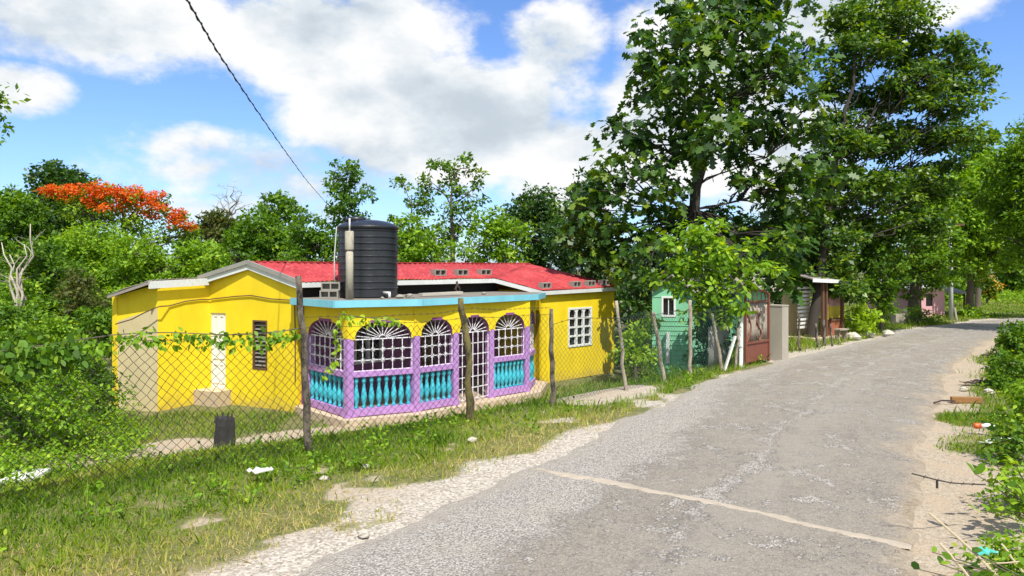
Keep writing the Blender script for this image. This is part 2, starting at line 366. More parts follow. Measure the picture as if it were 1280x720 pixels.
def roadmat():
    m, nt, b = new_mat('worn_asphalt')
    u = N(nt, 'ShaderNodeAttribute', attribute_name='ru').outputs['Fac']; v = N(nt, 'ShaderNodeAttribute', attribute_name='rv').outputs['Fac']
    tc = nt.nodes.new('ShaderNodeTexCoord')
    def vor(s):
        q = N(nt, 'ShaderNodeTexVoronoi', Scale=s); nt.links.new(tc.outputs['Object'], q.inputs['Vector']); return q
    n0 = noise(nt, .55, 4, .6); n1 = noise(nt, 1.7, 7, .72); n2 = noise(nt, 11, 6, .75); n3 = noise(nt, 90, 3, .7)
    va, vb = vor(52.), vor(110.)
    cell = math_(nt, 'FRACT', math_(nt, 'MULTIPLY', vb.outputs['Color'], 5.3))
    asp = ramp(nt, cell, [(0, (.165, .142, .116)), (.45, (.265, .232, .19)), (.8, (.34, .30, .245)), (1, (.49, .435, .36))])
    nm = noise(nt, 4.5, 9, .82); nl = noise(nt, 1.1, 8, .75)
    asp = mixc(nt, math_(nt, 'MULTIPLY', smooth(nt, nm, .45, .66), .50), asp, (.34, .305, .255))
    asp = mixc(nt, math_(nt, 'MULTIPLY', smooth(nt, nm, .52, .34), .40), asp, (.14, .122, .10))
    asp = mixc(nt, math_(nt, 'MULTIPLY', smooth(nt, nl, .50, .66), .40), asp, (.35, .31, .25))
    asp = mixc(nt, math_(nt, 'MULTIPLY', smooth(nt, nl, .50, .34), .45), asp, (.135, .122, .106))
    asp = mixc(nt, math_(nt, 'MULTIPLY', smooth(nt, n0, .48, .66), .22), asp, (.28, .245, .20))
    n5 = noise(nt, 30, 4, .85); n6 = noise(nt, 7.5, 7, .8)
    asp = mixc(nt, math_(nt, 'MULTIPLY', smooth(nt, n6, .48, .36), .35), asp, (.15, .131, .108))
    asp = mixc(nt, math_(nt, 'MULTIPLY', smooth(nt, n5, .48, .36), .55), asp, (.13, .113, .094))
    asp = mixc(nt, math_(nt, 'MULTIPLY', smooth(nt, n5, .54, .66), .65), asp, (.44, .385, .31))
    trk = math_(nt, 'SINE', math_(nt, 'MULTIPLY', u, 12.6))
    asp = mixc(nt, math_(nt, 'MULTIPLY', smooth(nt, math_(nt, 'ADD', trk, math_(nt, 'MULTIPLY', nl, 1.6)), .6, 1.9), .35), asp, (.35, .315, .265))
    cg = math_(nt, 'FRACT', math_(nt, 'MULTIPLY', va.outputs['Color'], 7.1))
    grv = ramp(nt, cg, [(0, (.27, .24, .21)), (.25, (.46, .42, .365)), (.6, (.58, .535, .47)), (1, (.70, .655, .59))])
    grv = mixc(nt, math_(nt, 'MULTIPLY', smooth(nt, n5, .46, .36), .55), grv, (.22, .197, .165)); grv = mixc(nt, math_(nt, 'MULTIPLY', smooth(nt, nl, .5, .64), .5), grv, (.56, .495, .41)); grv = mixc(nt, smooth(nt, va.outputs['Distance'], .45, .75), grv, (.26, .235, .20))
    # worn edge, longitudinal seams and scattered bald patches
    e = math_(nt, 'ADD', u, math_(nt, 'MULTIPLY', math_(nt, 'SUBTRACT', n1, .5), .55))
    gm = smooth(nt, math_(nt, 'ADD', math_(nt, 'ADD', e, math_(nt, 'MULTIPLY', math_(nt, 'SUBTRACT', n6, .5), .22)), math_(nt, 'MULTIPLY', smooth(nt, v, 17., 24.), .17)), .38, .26)
    seam = math_(nt, 'ABSOLUTE', math_(nt, 'SUBTRACT', u, .56)); 
    sm = math_(nt, 'MULTIPLY', smooth(nt, math_(nt, 'ADD', seam, math_(nt, 'MULTIPLY', math_(nt, 'SUBTRACT', n2, .5), .20)), .028, .008), smooth(nt, n1, .42, .52))
    far = smooth(nt, v, 17., 30.)
    pt = smooth(nt, math_(nt, 'ADD', math_(nt, 'ADD', math_(nt, 'MULTIPLY', n1, .62), math_(nt, 'MULTIPLY', n2, .38)), math_(nt, 'MULTIPLY', far, .035)), .535, .565)
    mk = math_(nt, 'MAXIMUM', math_(nt, 'MAXIMUM', gm, sm), pt)
    mk = math_(nt, 'MINIMUM', math_(nt, 'MULTIPLY', mk, smooth(nt, math_(nt, 'ADD', n3, math_(nt, 'MULTIPLY', mk, .45)), .38, .62)), 1.)
    asp = mixc(nt, .20, asp, (.335, .29, .225)); c = mixc(nt, math_(nt, 'MULTIPLY', mk, .82), asp, grv)
    sand = mixc(nt, smooth(nt, n2, .35, .65), (.27, .215, .15), (.46, .385, .285)); sand = mixc(nt, smooth(nt, n1, .45, .65), sand, (.40, .31, .21))
    rs_ = smooth(nt, math_(nt, 'SUBTRACT', u, math_(nt, 'MULTIPLY', math_(nt, 'SUBTRACT', n1, .5), .35)), .90, 1.0)
    c = mixc(nt, math_(nt, 'MULTIPLY', math_(nt, 'MAXIMUM', rs_, smooth(nt, u, .93, .985)), .95), c, sand)
    c = mixc(nt, math_(nt, 'MULTIPLY', smooth(nt, math_(nt, 'ADD', u, math_(nt, 'MULTIPLY', math_(nt, 'SUBTRACT', n6, .5), .12)), .10, .02), .8), c, mixc(nt, smooth(nt, n2, .35, .65), (.36, .31, .245), (.54, .48, .40)))
    c = mixc(nt, math_(nt, 'MULTIPLY', smooth(nt, noise(nt, .9, 6, .7), .60, .72), .35), c, (.43, .35, .26))
    nt.links.new(c, b.inputs['Base Color']); b.inputs['Roughness'].default_value = .88
    hh = math_(nt, 'ADD', math_(nt, 'MULTIPLY', math_(nt, 'MULTIPLY', va.outputs['Distance'], mk), -1.6), math_(nt, 'ADD', math_(nt, 'MULTIPLY', vb.outputs['Distance'], -.4), n2))
    hh = math_(nt, 'ADD', hh, math_(nt, 'MULTIPLY', n5, 1.2)); bump(nt, b, hh, .8, .025); return m
r_o = npobj('road', RVt, rf, roadmat(), attrs={'ru': np.tile(uu, NR), 'rv': np.repeat(rv, NU)}, smooth_=True); tag(r_o, kind='structure')
# dirt-filled trench scar across the road
a, b_ = v3(.30, 8.62), v3(3.36, 6.25); n = 60; side = v3(*(np.array([-(b_-a)[1], (b_-a)[0]])/np.hypot(*(b_-a)[:2])))
vs = []; sc = MB()
for i in range(n):
    t = i/(n-1); p = a+(b_-a)*t+side*.10*(fbm(np.array(i*.13), np.array(3.))-.5)
    w = .068*(.5+1.1*float(vnoise(np.array(i*.8), np.array(9.))))*min(1, 6*t+.25)
    u_ = np.clip(t*.78+.18, 0, 1); z = .006+.035*math.sin(math.pi*u_)+.009
    for k in (-1, -.4, .4, 1): vs.append(p+side*(w*k*(1+.5*(random.random()-.5)))+v3(0, 0, z-(.016 if abs(k) == 1 else .003*random.random())))
sc.add(vs, [(i*4+j, i*4+j+1, i*4+5+j, i*4+4+j) for i in range(n-1) for j in range(3)])
M['scar'] = paint('trench_fill', (.44, .375, .29), (.24, .205, .165), 1., .95, 6, .8, False)
tag(obj('road_trench_strip', sc, 'scar'), kind='structure')

# ------------------------------------------------------------------ plants
def unit(a): return a/np.maximum(1e-9, np.linalg.norm(a, axis=-1, keepdims=True))
LEAFSHAPES = {
 'diamond': np.array([(0, 0, 0), (.42, .30, .05), (1, 0, -.06), (.42, -.30, .05)]),
 'oval': np.array([(0, 0, 0), (.3, .26, .05), (.72, .22, .03), (1, 0, -.08), (.72, -.22, .03), (.3, -.26, .05)]),
 'round': np.array([(0, 0, 0), (.15, .38, .04), (.6, .48, .05), (1, .12, -.06), (1, -.12, -.06), (.6, -.48, .05), (.15, -.38, .04)]),
 'lobed': np.array([(0, 0, 0), (.22, .12, .02), (.30, .36, .06), (.42, .15, .02), (.58, .40, .05), (.66, .14, .01), (.84, .26, 0), (1, 0, -.12),
                    (.84, -.26, 0), (.66, -.14, .01), (.58, -.40, .05), (.42, -.15, .02), (.30, -.36, .06), (.22, -.12, .02)]),
 'long': np.array([(0, 0, 0), (.35, .15, .04), (1, 0, -.10), (.35, -.15, .04)]),
}
def leaves(pos, axis_, nrm, size, rnd, shape):
    """one small face per leaf"""
    T = LEAFSHAPES[shape]; k = len(T)
    a = unit(axis_); b = unit(np.cross(nrm, a)); c = np.cross(a, b)
    P = pos[:, None, :]+size[:, None, None]*(a[:, None, :]*T[None, :, 0:1]+b[:, None, :]*T[None, :, 1:2]+c[:, None, :]*T[None, :, 2:3])
    F = np.arange(len(pos)*k).reshape(-1, k)
    return P.reshape(-1, 3), F, np.repeat(rnd, k)
def clump_leaves(cent, rad, per, size, up=.5, shape='diamond', droop=.2, bias=0., q=rng, flat=.75):
    n = len(cent)*per
    ci = np.repeat(np.arange(len(cent)), per)
    d = unit(q.normal(size=(n, 3))); d[:, 2] = d[:, 2]*.9+.1
    r = rad[ci]*(q.random(n)**.45)
    pos = cent[ci]+d*r[:, None]*np.array([1, 1, flat])
    nrm = unit(d*.6+np.array([0, 0, up])+q.normal(size=(n, 3))*.45)
    ax = unit(np.cross(nrm, q.normal(size=(n, 3)))+d*.8-np.array([0, 0, droop]))
    cb = np.repeat(q.normal(size=len(cent))*.10, per)
    rnd = np.clip(q.beta(2.2, 2.4, n)+cb+bias, 0, 1)
    return leaves(pos, ax, nrm, size*(.5+1.0*q.random(n)), rnd, shape)
def lobe_points(lobes, dens, q=rng, shell=.35):
    """clump centres spread through the lobes' volume"""
    out = []; own = []
    for i, (c, r) in enumerate(lobes):
        n = max(3, int(dens*(r[0]*r[1]*r[2])**(2/3)))
        d = unit(q.normal(size=(n, 3))); rr = (shell+(1-shell)*q.random(n))**.6
        out.append(np.asarray(c)+d*rr[:, None]*np.asarray(r)); own += [i]*n
    return np.concatenate(out), np.array(own)
def bend(p, q_, sag, k=5, wob=.06):
    p = np.asarray(p); q_ = np.asarray(q_); L = np.linalg.norm(q_-p); pts = []
    for i in range(k+1):
        t = i/k; x = p+(q_-p)*t; x = x+np.array([random.gauss(0, 1), random.gauss(0, 1), 0])*wob*L*math.sin(math.pi*t)*.6
        x[2] += sag*L*math.sin(math.pi*t); pts.append(x)
    return pts
def tree(name, label, base, lobes, mat='mid', leaf=.16, dens=9, per=46, crad=.5, tr=.14, bark='bark', fork=.35, group=None, shape='diamond',
         cat='tree', up=.5, droop=.2, bias=0., twigs=1.0, flat=.75, extra=None, top=None, lean=None):
    base = np.asarray(base, float); root = thing(name, label, cat, base, group)
    lobes = [(np.asarray(c, float), np.asarray(r, float)) for c, r in lobes]
    cc = np.mean([c for c, r in lobes], axis=0)
    zt = max(c[2] for c, r in lobes)
    fk = base+(cc-base)*fork; fk[2] = base[2]+(zt-base[2])*fork
    if lean is not None: fk = np.asarray(lean, float)
    mb = MB()
    tops = sorted(lobes, key=lambda q_: -q_[0][2])[:max(2, len(lobes)//4)]; tp_ = np.mean([c for c, r in tops], axis=0); tp_[:2] = .5*tp_[:2]+.5*fk[:2]
    low_ = bend(base+v3(0, 0, .02), fk, 0, 5, .015); lead = bend(fk, tp_, 0, 8, .022)
    mb.tube([base-v3(0, 0, .3)]+low_+lead[1:], [tr*1.6]+list(np.linspace(tr*1.35, tr*.9, 6))+list(np.linspace(tr*.82, tr*.2, 8)), 9, .18)
    cent, own = lobe_points(lobes, dens)
    lf_ = min(1, 2.2/math.sqrt(len(lobes)))*.8
    for i, (c, r) in enumerate(lobes):
        ztgt = c[2]-.55*np.linalg.norm((c-fk)[:2])-.2
        j0 = int(np.argmin([abs(l[2]-ztgt) for l in lead[:-1]])); kk = 1-.08*j0
        ends = bend(lead[j0], c, -.03, 6, .09); rr = np.linspace(tr*.62*kk, tr*.18, 7)
        mb.tube(ends, list(rr*lf_), 6, .15)
        mine = cent[own == i]; k = max(2, int(len(mine)*.5*twigs))
        for t in mine[:k]:
            st = ends[random.randint(3, 6)]
            tw = min(tr*.2, .035); mb.tube(bend(st, t, .05, 3, .12), [tw, tw*.7, tw*.5, tw*.25], 4)
    obj('trunk', mb, bark, root, smooth_=True)
    rad = crad*(.6+.8*rng.random(len(cent)))
    vs, fs, rn = clump_leaves(cent, rad, per, leaf, up, shape, droop, bias, rng, flat)
    npobj('crown', vs, fs, 'leaf_'+mat, root, attrs={'rnd': rn})
    if extra: extra(root, cent, rad)
    return root
def crown(px, top, bot, w, Y, n=7, depth=None, q=None):
    """lobes of a crown that spans w photo-pixels around px between rows top and bot at distance Y"""
    k = Y/FPX; W = w*k; Hh = (bot-top)*k; c = at(px, (top+bot)/2, Y); out = []
    q = q or rng
    for i in range(n):
        f = (i+.5)/n; z = (f-.5)*Hh*.78
        lim = math.sqrt(max(.12, 1-(2*f-1)**2*.85))
        ang = i*2.4+q.random(); off = W*.27*lim*(.5+.5*q.random())
        r = W*.27*(.7+.5*q.random())*(.65+.35*lim)
        out.append((c+v3(math.cos(ang)*off, math.sin(ang)*off, z), (r, r, min(r*.85, Hh*.3))))
    out.append((c+v3(0, 0, Hh*.30), (W*.22, W*.22, Hh*.17)))
    return out
def simple_tree(name, label, px, top, bot, w, Y, mat, group, n=7, leaf=None, **kw):
    leaf = leaf or Y*.0052; bx = kw.pop('bx', px)
    x = (bx-640)/FPX*Y; base = v3(x, Y+.2, gz(x, Y+.2))
    k = w*Y/FPX
    kw.setdefault('crad', max(.28, k*.085)); kw.setdefault('dens', 20); kw.setdefault('tr', max(.07, k*.028))
    cr = kw['crad']; kw.setdefault('per', int(min(90, max(26, 2.6*cr*cr*4/(leaf*leaf*.3)*.28))))
    return tree(name, label, base, crown(px, top, bot, w, Y, n), mat, leaf, group=group, **kw)

# --- trees behind the house and on the rising ground to the left
GB = 'trees on the rising ground behind the house'
simple_tree('broadleaf_tree', 'dark tree highest on the left skyline beside the orange flowering tree', 78, 206, 330, 105, 62, 'deep', GB)
simple_tree('broadleaf_tree', 'dark bushy tree at the far left edge of the hillside', 18, 232, 400, 130, 45, 'mid', GB)
simple_tree('broadleaf_tree', 'bright green feathery tree just below the orange flowering tree', 118, 284, 400, 150, 37, 'bright', GB, 9, leaf=.16)
simple_tree('broadleaf_tree', 'tall light green tree in the middle of the hillside below the orange blossom', 176, 300, 400, 130, 33, 'bright', GB, 8, leaf=.16)
simple_tree('broadleaf_tree', 'mid green tree behind the bleached dead tree', 45, 296, 420, 130, 31, 'mid', GB, 8)
simple_tree('broadleaf_tree', 'olive brown leaved tree on the skyline right of the orange blossom', 268, 262, 380, 110, 50, 'olive', GB)
simple_tree('broadleaf_tree', 'pale flecked green tree rising behind the left gable', 245, 300, 400, 110, 34, 'bright', GB)
simple_tree('broadleaf_tree', 'feathery topped tree on the skyline above the gable peak', 352, 236, 360, 85, 47, 'mid', GB)
simple_tree('broadleaf_tree', 'dense dark green tree behind the gable peak', 325, 272, 390, 130, 40, 'mid', GB, 8)
simple_tree('broadleaf_tree', 'rounded mid green tree directly left of the black tank', 385, 268, 380, 110, 36, 'mid', GB, 8)
simple_tree('broadleaf_tree', 'tall narrow ragged tree standing behind the black tank', 430, 190, 370, 88, 37, 'mid', GB, 11, bias=-.08, dens=24)
simple_tree('broadleaf_tree', 'low green tree right of the tank behind the red roof', 520, 282, 370, 120, 33, 'bright', GB, 7)
simple_tree('broadleaf_tree', 'bright small leaved tree behind the middle of the red roof', 622, 262, 370, 100, 35, 'bright', GB, 7)
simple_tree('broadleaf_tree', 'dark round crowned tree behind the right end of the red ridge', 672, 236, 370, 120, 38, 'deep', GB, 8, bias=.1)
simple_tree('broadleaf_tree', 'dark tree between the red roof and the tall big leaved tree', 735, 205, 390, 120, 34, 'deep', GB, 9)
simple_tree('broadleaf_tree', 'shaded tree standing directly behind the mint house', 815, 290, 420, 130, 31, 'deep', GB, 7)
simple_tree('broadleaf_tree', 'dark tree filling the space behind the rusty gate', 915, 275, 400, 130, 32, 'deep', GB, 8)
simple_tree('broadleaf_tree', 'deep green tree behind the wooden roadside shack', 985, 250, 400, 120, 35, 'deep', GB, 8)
# vine-hung tree with bare patches
def hang(root, cent, rad):
    k = cent[rng.choice(len(cent), 26)]; k = k-np.array([0, 0, 1.])*rng.random((26, 1))*1.6
    vs, fs, rn = clump_leaves(k, np.full(26, .42), 34, .13, .1, 'long', 1.2, 0, rng, 1.6)
    npobj('dead_vine', vs, fs, 'leaf_brown', root, attrs={'rnd': rn})
yy = 36
tree('broadleaf_tree', 'tall open crowned tree hung with brown dead vines behind the red roof', v3((565-640)/FPX*yy, yy, gz(-2.9, yy)),
     [(at(572, 212, yy), (1.5, 1.3, .55)), (at(548, 232, yy), (.9, .9, .5)), (at(590, 238, yy), (.9, .9, .8)), (at(580, 275, yy), (1.1, 1., .9)), (at(545, 300, yy), (1.3, 1.2, .8)), (at(596, 318, yy), (1.2, 1, .9))],
     'mid', .2, 11, 40, .38, .16, 'bark', .3, GB, extra=hang)
tree('broadleaf_tree', 'slender leaning tree with a small top right of the tank', v3((515-640)/FPX*38, 38, gz(-5, 38)),
     [(at(505, 232, 38), (.5, .5, .4)), (at(522, 255, 38), (1., .9, .7)), (at(512, 285, 38), (1.2, 1.1, .9)), (at(538, 262, 38), (.6, .6, .5))],
     'mid', .19, 11, 38, .36, .12, 'bark', .3, GB)
# flame tree
def flowers(root, cent, rad):
    zc = np.array([c[2] for c in cent]); cx = cent[:, 0]
    top = cent[np.argsort(-(zc+.25*cx))][:int(len(cent)*.58)]+v3(0, -.55, .22)
    vs, fs, rn = clump_leaves(top, np.full(len(top), .52), 62, .17, .9, 'diamond', 0, 0, rng, .45)
    npobj('blossom', vs, fs, 'leaf_flame', root, attrs={'rnd': rn})
yy = 47
fl = [(at(x, y, yy), (rx, rx, rz)) for x, y, rx, rz in ((90, 250, 1.0, .6), (120, 244, 1.2, .6), (150, 246, 1.5, .7), (180, 254, 1.3, .65), (205, 268, 1.2, .65), (222, 285, 1.0, .6), (80, 246, .9, .4), (232, 292, .8, .5), (150, 275, 2.0, .9), (110, 268, 1.5, .8), (195, 300, 1.3, .8))]
tree('flame_tree', 'spreading tree covered in orange red blossom on the hillside', v3((160-640)/FPX*yy, yy+.5, gz(-24, yy)), fl, 'bright', .2, 13, 40, .5, .2, 'bark', .35, None, extra=flowers, cat='flowering tree')
# leafless trees
def bare(name, label, base, tips, bark, r, cat='dead tree', group=None, nb=7):
    mb = MB(); base = np.asarray(base, float)
    ctr = np.mean(tips, axis=0); fk = base+(ctr-base)*.45
    mb.tube(bend(base-v3(0, 0, .2), fk, 0, 5, .04), list(np.linspace(r*1.3, r*.8, 6)), 8, .2)
    for t in tips:
        p = bend(fk, t, .06, 5, .10); mb.tube(p, list(np.linspace(r*.6, r*.14, 6)), 6, .2)
        L = np.linalg.norm(np.asarray(t)-fk)
        for k in range(nb):
            s = p[random.randint(2, 5)]; d = np.array([random.gauss(0, 1), random.gauss(0, 1), abs(random.gauss(.6, .6))])*L*.24
            q_ = bend(s, s+d, .05, 3, .1); mb.tube(q_, [r*.16, r*.12, r*.08, r*.04], 4)
            for j in range(2): mb.tube(bend(q_[2], q_[2]+np.array([random.gauss(0, 1), random.gauss(0, 1), abs(random.gauss(.5, .5))])*L*.10, .05, 2, .1), [r*.08, r*.06, r*.03], 3)
    return tag(obj(name, mb, bark, origin=base, smooth_=True), label, cat, group)
bare('bare_tree', 'leafless thin twigged tree on the skyline above the left roof', at(288, 290, 54), [at(x, y, 54+d) for x, y, d in ((272, 245, 0), (283, 236, 1), (292, 234, -1), (302, 242, .5), (310, 256, 0), (265, 258, .5))], 'twig', .11, 'bare tree')
yy = 23
bare('bleached_tree', 'dead bleached white trunk with stubby broken limbs at far left', v3((24-640)/FPX*yy, yy, gz(-15.2, yy)), [at(30, 305, yy), at(2, 303, yy), at(12, 318, yy), at(38, 280, yy), at(28, 335, yy)], 'palebark', .085, nb=2)
# overhanging tree just out of frame on the left
tree('broadleaf_tree', 'tree whose leafy branch hangs into the upper left corner', v3(-10.9, 14.2, gz(-10.9, 14.2)),
     [(v3(-10.15, 14.1, 5.3), (.45, .6, .8)), (v3(-11.2, 14.4, 5.6), (1.2, 1.1, .9)), (v3(-11.6, 14, 4.8), (1.1, 1, .8))], 'mid', .11, 20, 46, .28, .1, group=None)

# --- big-leaved tree by the mint house
yy = 24.
bl = [(at(x, y, yy+d), (r, r, r*.85)) for x, y, r, d in (
    (830, 45, 1.1, 0), (875, 15, 1.2, .6), (925, 35, 1.2, -.3), (970, 15, 1.1, .5), (945, -25, 1., 0), (800, 95, .9, .3), (850, 105, 1.25, -.8), (905, 100, 1.3, .9), (960, 90, 1.25, -.6),
    (1005, 75, .9, .4), (785, 165, .9, 0), (835, 175, 1.25, .7), (890, 170, 1.2, -1.0), (945, 170, 1.3, .6), (1000, 150, 1.0, 0), (765, 225, .85, .3), (815, 235, 1.15, -.5), (955, 240, 1.2, .3), (1005, 225, 1.0, -.4),
    (785, 290, 1.0, .2), (845, 285, .9, 1.2), (905, 290, 1.0, .9), (965, 300, 1.1, .2), (880, 60, 1.0, -1.1), (735, 245, .6, .5), (1005, 300, .9, .5))]
bl += [(at(x, y, 24.), (r, r, r*.8)) for x, y, r in ((722, 258, .6), (748, 285, .8), (765, 322, .8), (735, 312, .7), (715, 300, .6))]
bl += [(at(x, y, 22.8 if x < 830 else 20.6), (r, r, r*.7)) for x, y, r in ((790, 335, .75), (805, 372, .55), (835, 318, .7), (940, 335, .7), (975, 350, .65), (985, 318, .8), (880, 325, .6))]
x0 = (868-640)/FPX*yy
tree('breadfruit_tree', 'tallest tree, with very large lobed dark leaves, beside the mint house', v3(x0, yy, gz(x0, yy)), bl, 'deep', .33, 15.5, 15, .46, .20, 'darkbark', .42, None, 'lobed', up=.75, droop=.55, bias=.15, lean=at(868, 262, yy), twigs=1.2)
# --- tall feathery tree over the shack
yy = 27.
tl = [(at(x, y, yy+d), (r, r, r*.62)) for x, y, r, d in (
    (1062, 25, 1.1, 0), (1100, 12, 1.3, .8), (1135, 22, 1.0, -.5), (1080, 60, 1.2, -.6), (1125, 60, 1.1, .5), (1175, 70, 1.3, 0), (1205, 95, 1.0, .6), (1150, 110, 1.2, -.8), (1195, 130, 1.1, 0), (1050, 110, 1.1, .3), (1095, 125, 1.2, .8),
    (1040, 165, 1.1, -.4), (1085, 180, 1.25, 0), (1140, 175, 1.2, .6), (1190, 170, 1.0, -.3), (1030, 215, 1.1, .4), (1075, 235, 1.25, -.7), (1125, 235, 1.3, .3), (1170, 225, 1.1, .6), (1045, 275, 1.2, .3), (1095, 290, 1.2, .2), (1020, 320, 1.1, .2), (1062, 325, 1.0, .8), (1140, 285, 1.1, 0))]
x0 = (1014-640)/FPX*24.4
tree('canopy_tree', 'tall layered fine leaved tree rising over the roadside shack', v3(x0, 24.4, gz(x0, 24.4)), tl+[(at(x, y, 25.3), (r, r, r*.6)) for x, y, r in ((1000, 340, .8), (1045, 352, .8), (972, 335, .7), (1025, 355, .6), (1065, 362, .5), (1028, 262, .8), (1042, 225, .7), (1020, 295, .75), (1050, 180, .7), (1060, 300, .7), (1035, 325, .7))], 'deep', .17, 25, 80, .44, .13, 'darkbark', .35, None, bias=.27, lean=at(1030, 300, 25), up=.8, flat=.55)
# --- trees further along the road and on its right
GR = 'trees along the far road'
simple_tree('roadside_tree', 'dark bushy small tree with thin stems on the verge past the shack', 1105, 290, 402, 100, 27.2, 'mid', GR, 8, tr=.06)
simple_tree('roadside_tree', 'ivy trunked tree beside the white pole and pink house', 1146, 220, 372, 130, 32.5, 'bright', GR, 11, bias=-.14, tr=.22)
simple_tree('roadside_tree', 'yellow green leafy tree hanging over the end of the road', 1215, 200, 348, 150, 36, 'bright', GR, 11, tr=.14)
simple_tree('roadside_tree', 'dark tree at the right edge overhanging the road', 1296, 160, 338, 165, 27, 'bright', GR, 13, bias=-.12, tr=.12, bx=1335)
simple_tree('roadside_tree', 'thin topped tree behind the others at upper right', 1225, 150, 310, 95, 44, 'mid', GR, 8)
simple_tree('roadside_tree', 'tree at far right in front of the field edge', 1312, 235, 350, 110, 34, 'bright', GR, 8)
simple_tree('field_tree', 'distant tree left of the orange blossomed sapling across the field', 1205, 325, 385, 60, 56, 'mid', 'trees across the far field', 6)
simple_tree('field_tree', 'distant dark tree across the field at the right edge', 1268, 322, 376, 70, 62, 'mid', 'trees across the far field', 6, bias=0)
simple_tree('field_tree', 'distant tree right behind the white pole', 1172, 318, 390, 70, 52, 'mid', 'trees across the far field', 6)
simple_tree('field_tree', 'distant tree seen between shack and pink house', 1118, 320, 400, 90, 48, 'deep', 'trees across the far field', 6)
def yfl(root, cent, rad):
    vs, fs, rn = clump_leaves(cent[::2]+v3(0, -.15, .1), np.full(len(cent[::2]), .34), 24, .15, .8, 'diamond'); npobj('blossom', vs, fs, 'leaf_yflower', root, attrs={'rnd': rn})
simple_tree('flowering_sapling', 'small orange yellow blossomed sapling at the edge of the far field', 1236, 350, 378, 24, 47, 'mid', None, 4, extra=yfl, tr=.05, cat='flowering tree')
# --- light green small tree overhanging the pale-post fence
yy = 17.6
ll = [(at(x, y, yy+d), (r, r, r*.42)) for x, y, r, d in ((828, 350, .42, 0), (842, 325, .5, .2), (868, 302, .55, 0), (895, 285, .5, .3), (905, 312, .6, -.1), (925, 330, .5, .3), (880, 335, .55, -.2), (858, 362, .42, .1), (890, 365, .5, -.2),
    (915, 380, .45, 0), (932, 355, .42, .2), (872, 388, .34, 0), (902, 396, .32, .1), (855, 290, .4, .5), (835, 303, .4, .3), (850, 342, .38, .3), (868, 326, .42, .2), (940, 312, .42, .5), (958, 335, .3, .4))]
tree('almond_tree', 'small pale lime green tree drooping over the pale post fence', v3((905-640)/FPX*18.6, 18.7, gz(5.3, 18.7)), ll, 'bright', .15, 40, 26, .26, .05, 'darkbark', .4, None, 'oval', up=.8, droop=.5)
simple_tree('wild_shrub', 'yellow green shrub behind the pale posts beside the yellow house corner', 800, 398, 470, 70, 18.6, 'lime', None, 6, leaf=.10, tr=.03, cat='shrub', bias=-.1)
simple_tree('wild_shrub', 'bright lime bush on the verge just past the shack', 1076, 384, 422, 44, 25.2, 'lime', None, 6, leaf=.13, tr=.03, cat='shrub')
simple_tree('wild_shrub', 'dark shrub under the pale lime tree behind the sagging fence', 885, 385, 468, 46, 18.3, 'deep', None, 6, leaf=.10, tr=.03, cat='shrub', bias=.1)
simple_tree('wild_shrub', 'dark leafy shrub between the yellow house corner and the mint house', 796, 335, 420, 62, 20.6, 'deep', None, 7, leaf=.14, tr=.04, cat='shrub', bias=.05)
simple_tree('wild_shrub', 'dark leaved sapling pressed against the front of the mint house', 893, 330, 440, 72, 18.9, 'deep', None, 8, leaf=.15, tr=.04, cat='shrub', bias=.1)
simple_tree('wild_shrub', 'spiky green shrub below the pink house', 1150, 385, 408, 45, 31.0, 'mid', None, 5, leaf=.16, tr=.03, cat='shrub', shape='long')
simple_tree('wild_shrub', 'green shrub right of the white pole', 1212, 388, 402, 40, 35.5, 'bright', None, 5, leaf=.16, tr=.03, cat='shrub')

# --- bushes in the left yard behind the fence
GL = 'bushes behind the left fence'
for px, top, bot, w, Y, mt, lf, lab in (
    (20, 446, 550, 120, 14.0, 'mid', .085, 'dense small leaved bush at the left edge behind the vine covered fence'),
    (75, 462, 555, 110, 13.6, 'bright', .08, 'brighter small leaved bush between the left edge and the beige wall'),
    (116, 440, 555, 76, 16.0, 'mid', .09, 'dark bush touching the beige end wall of the house'),
    (60, 400, 500, 130, 18.0, 'bright', .10, 'leafy bush behind the dense bushes in the left yard'),
    (10, 380, 480, 110, 19.5, 'mid', .11, 'bush at the foot of the bleached dead tree'),
    (100, 345, 420, 90, 24.0, 'olive', .12, 'yellowish round bush left of the beige end wall'),
    (120, 385, 450, 70, 21.0, 'mid', .12, 'mid green bush behind the eave corner of the house'),
    (150, 360, 410, 60, 27.0, 'bright', .14, 'bright bush just left of the roof corner'),
    (15, 345, 420, 80, 27.0, 'bright', .14, 'bright leafy bush left of the bleached trunk')):
    simple_tree('wild_bush', lab, px, top, bot, w, Y, mt, GL, 8, leaf=lf, tr=.03, cat='bush', dens=26)
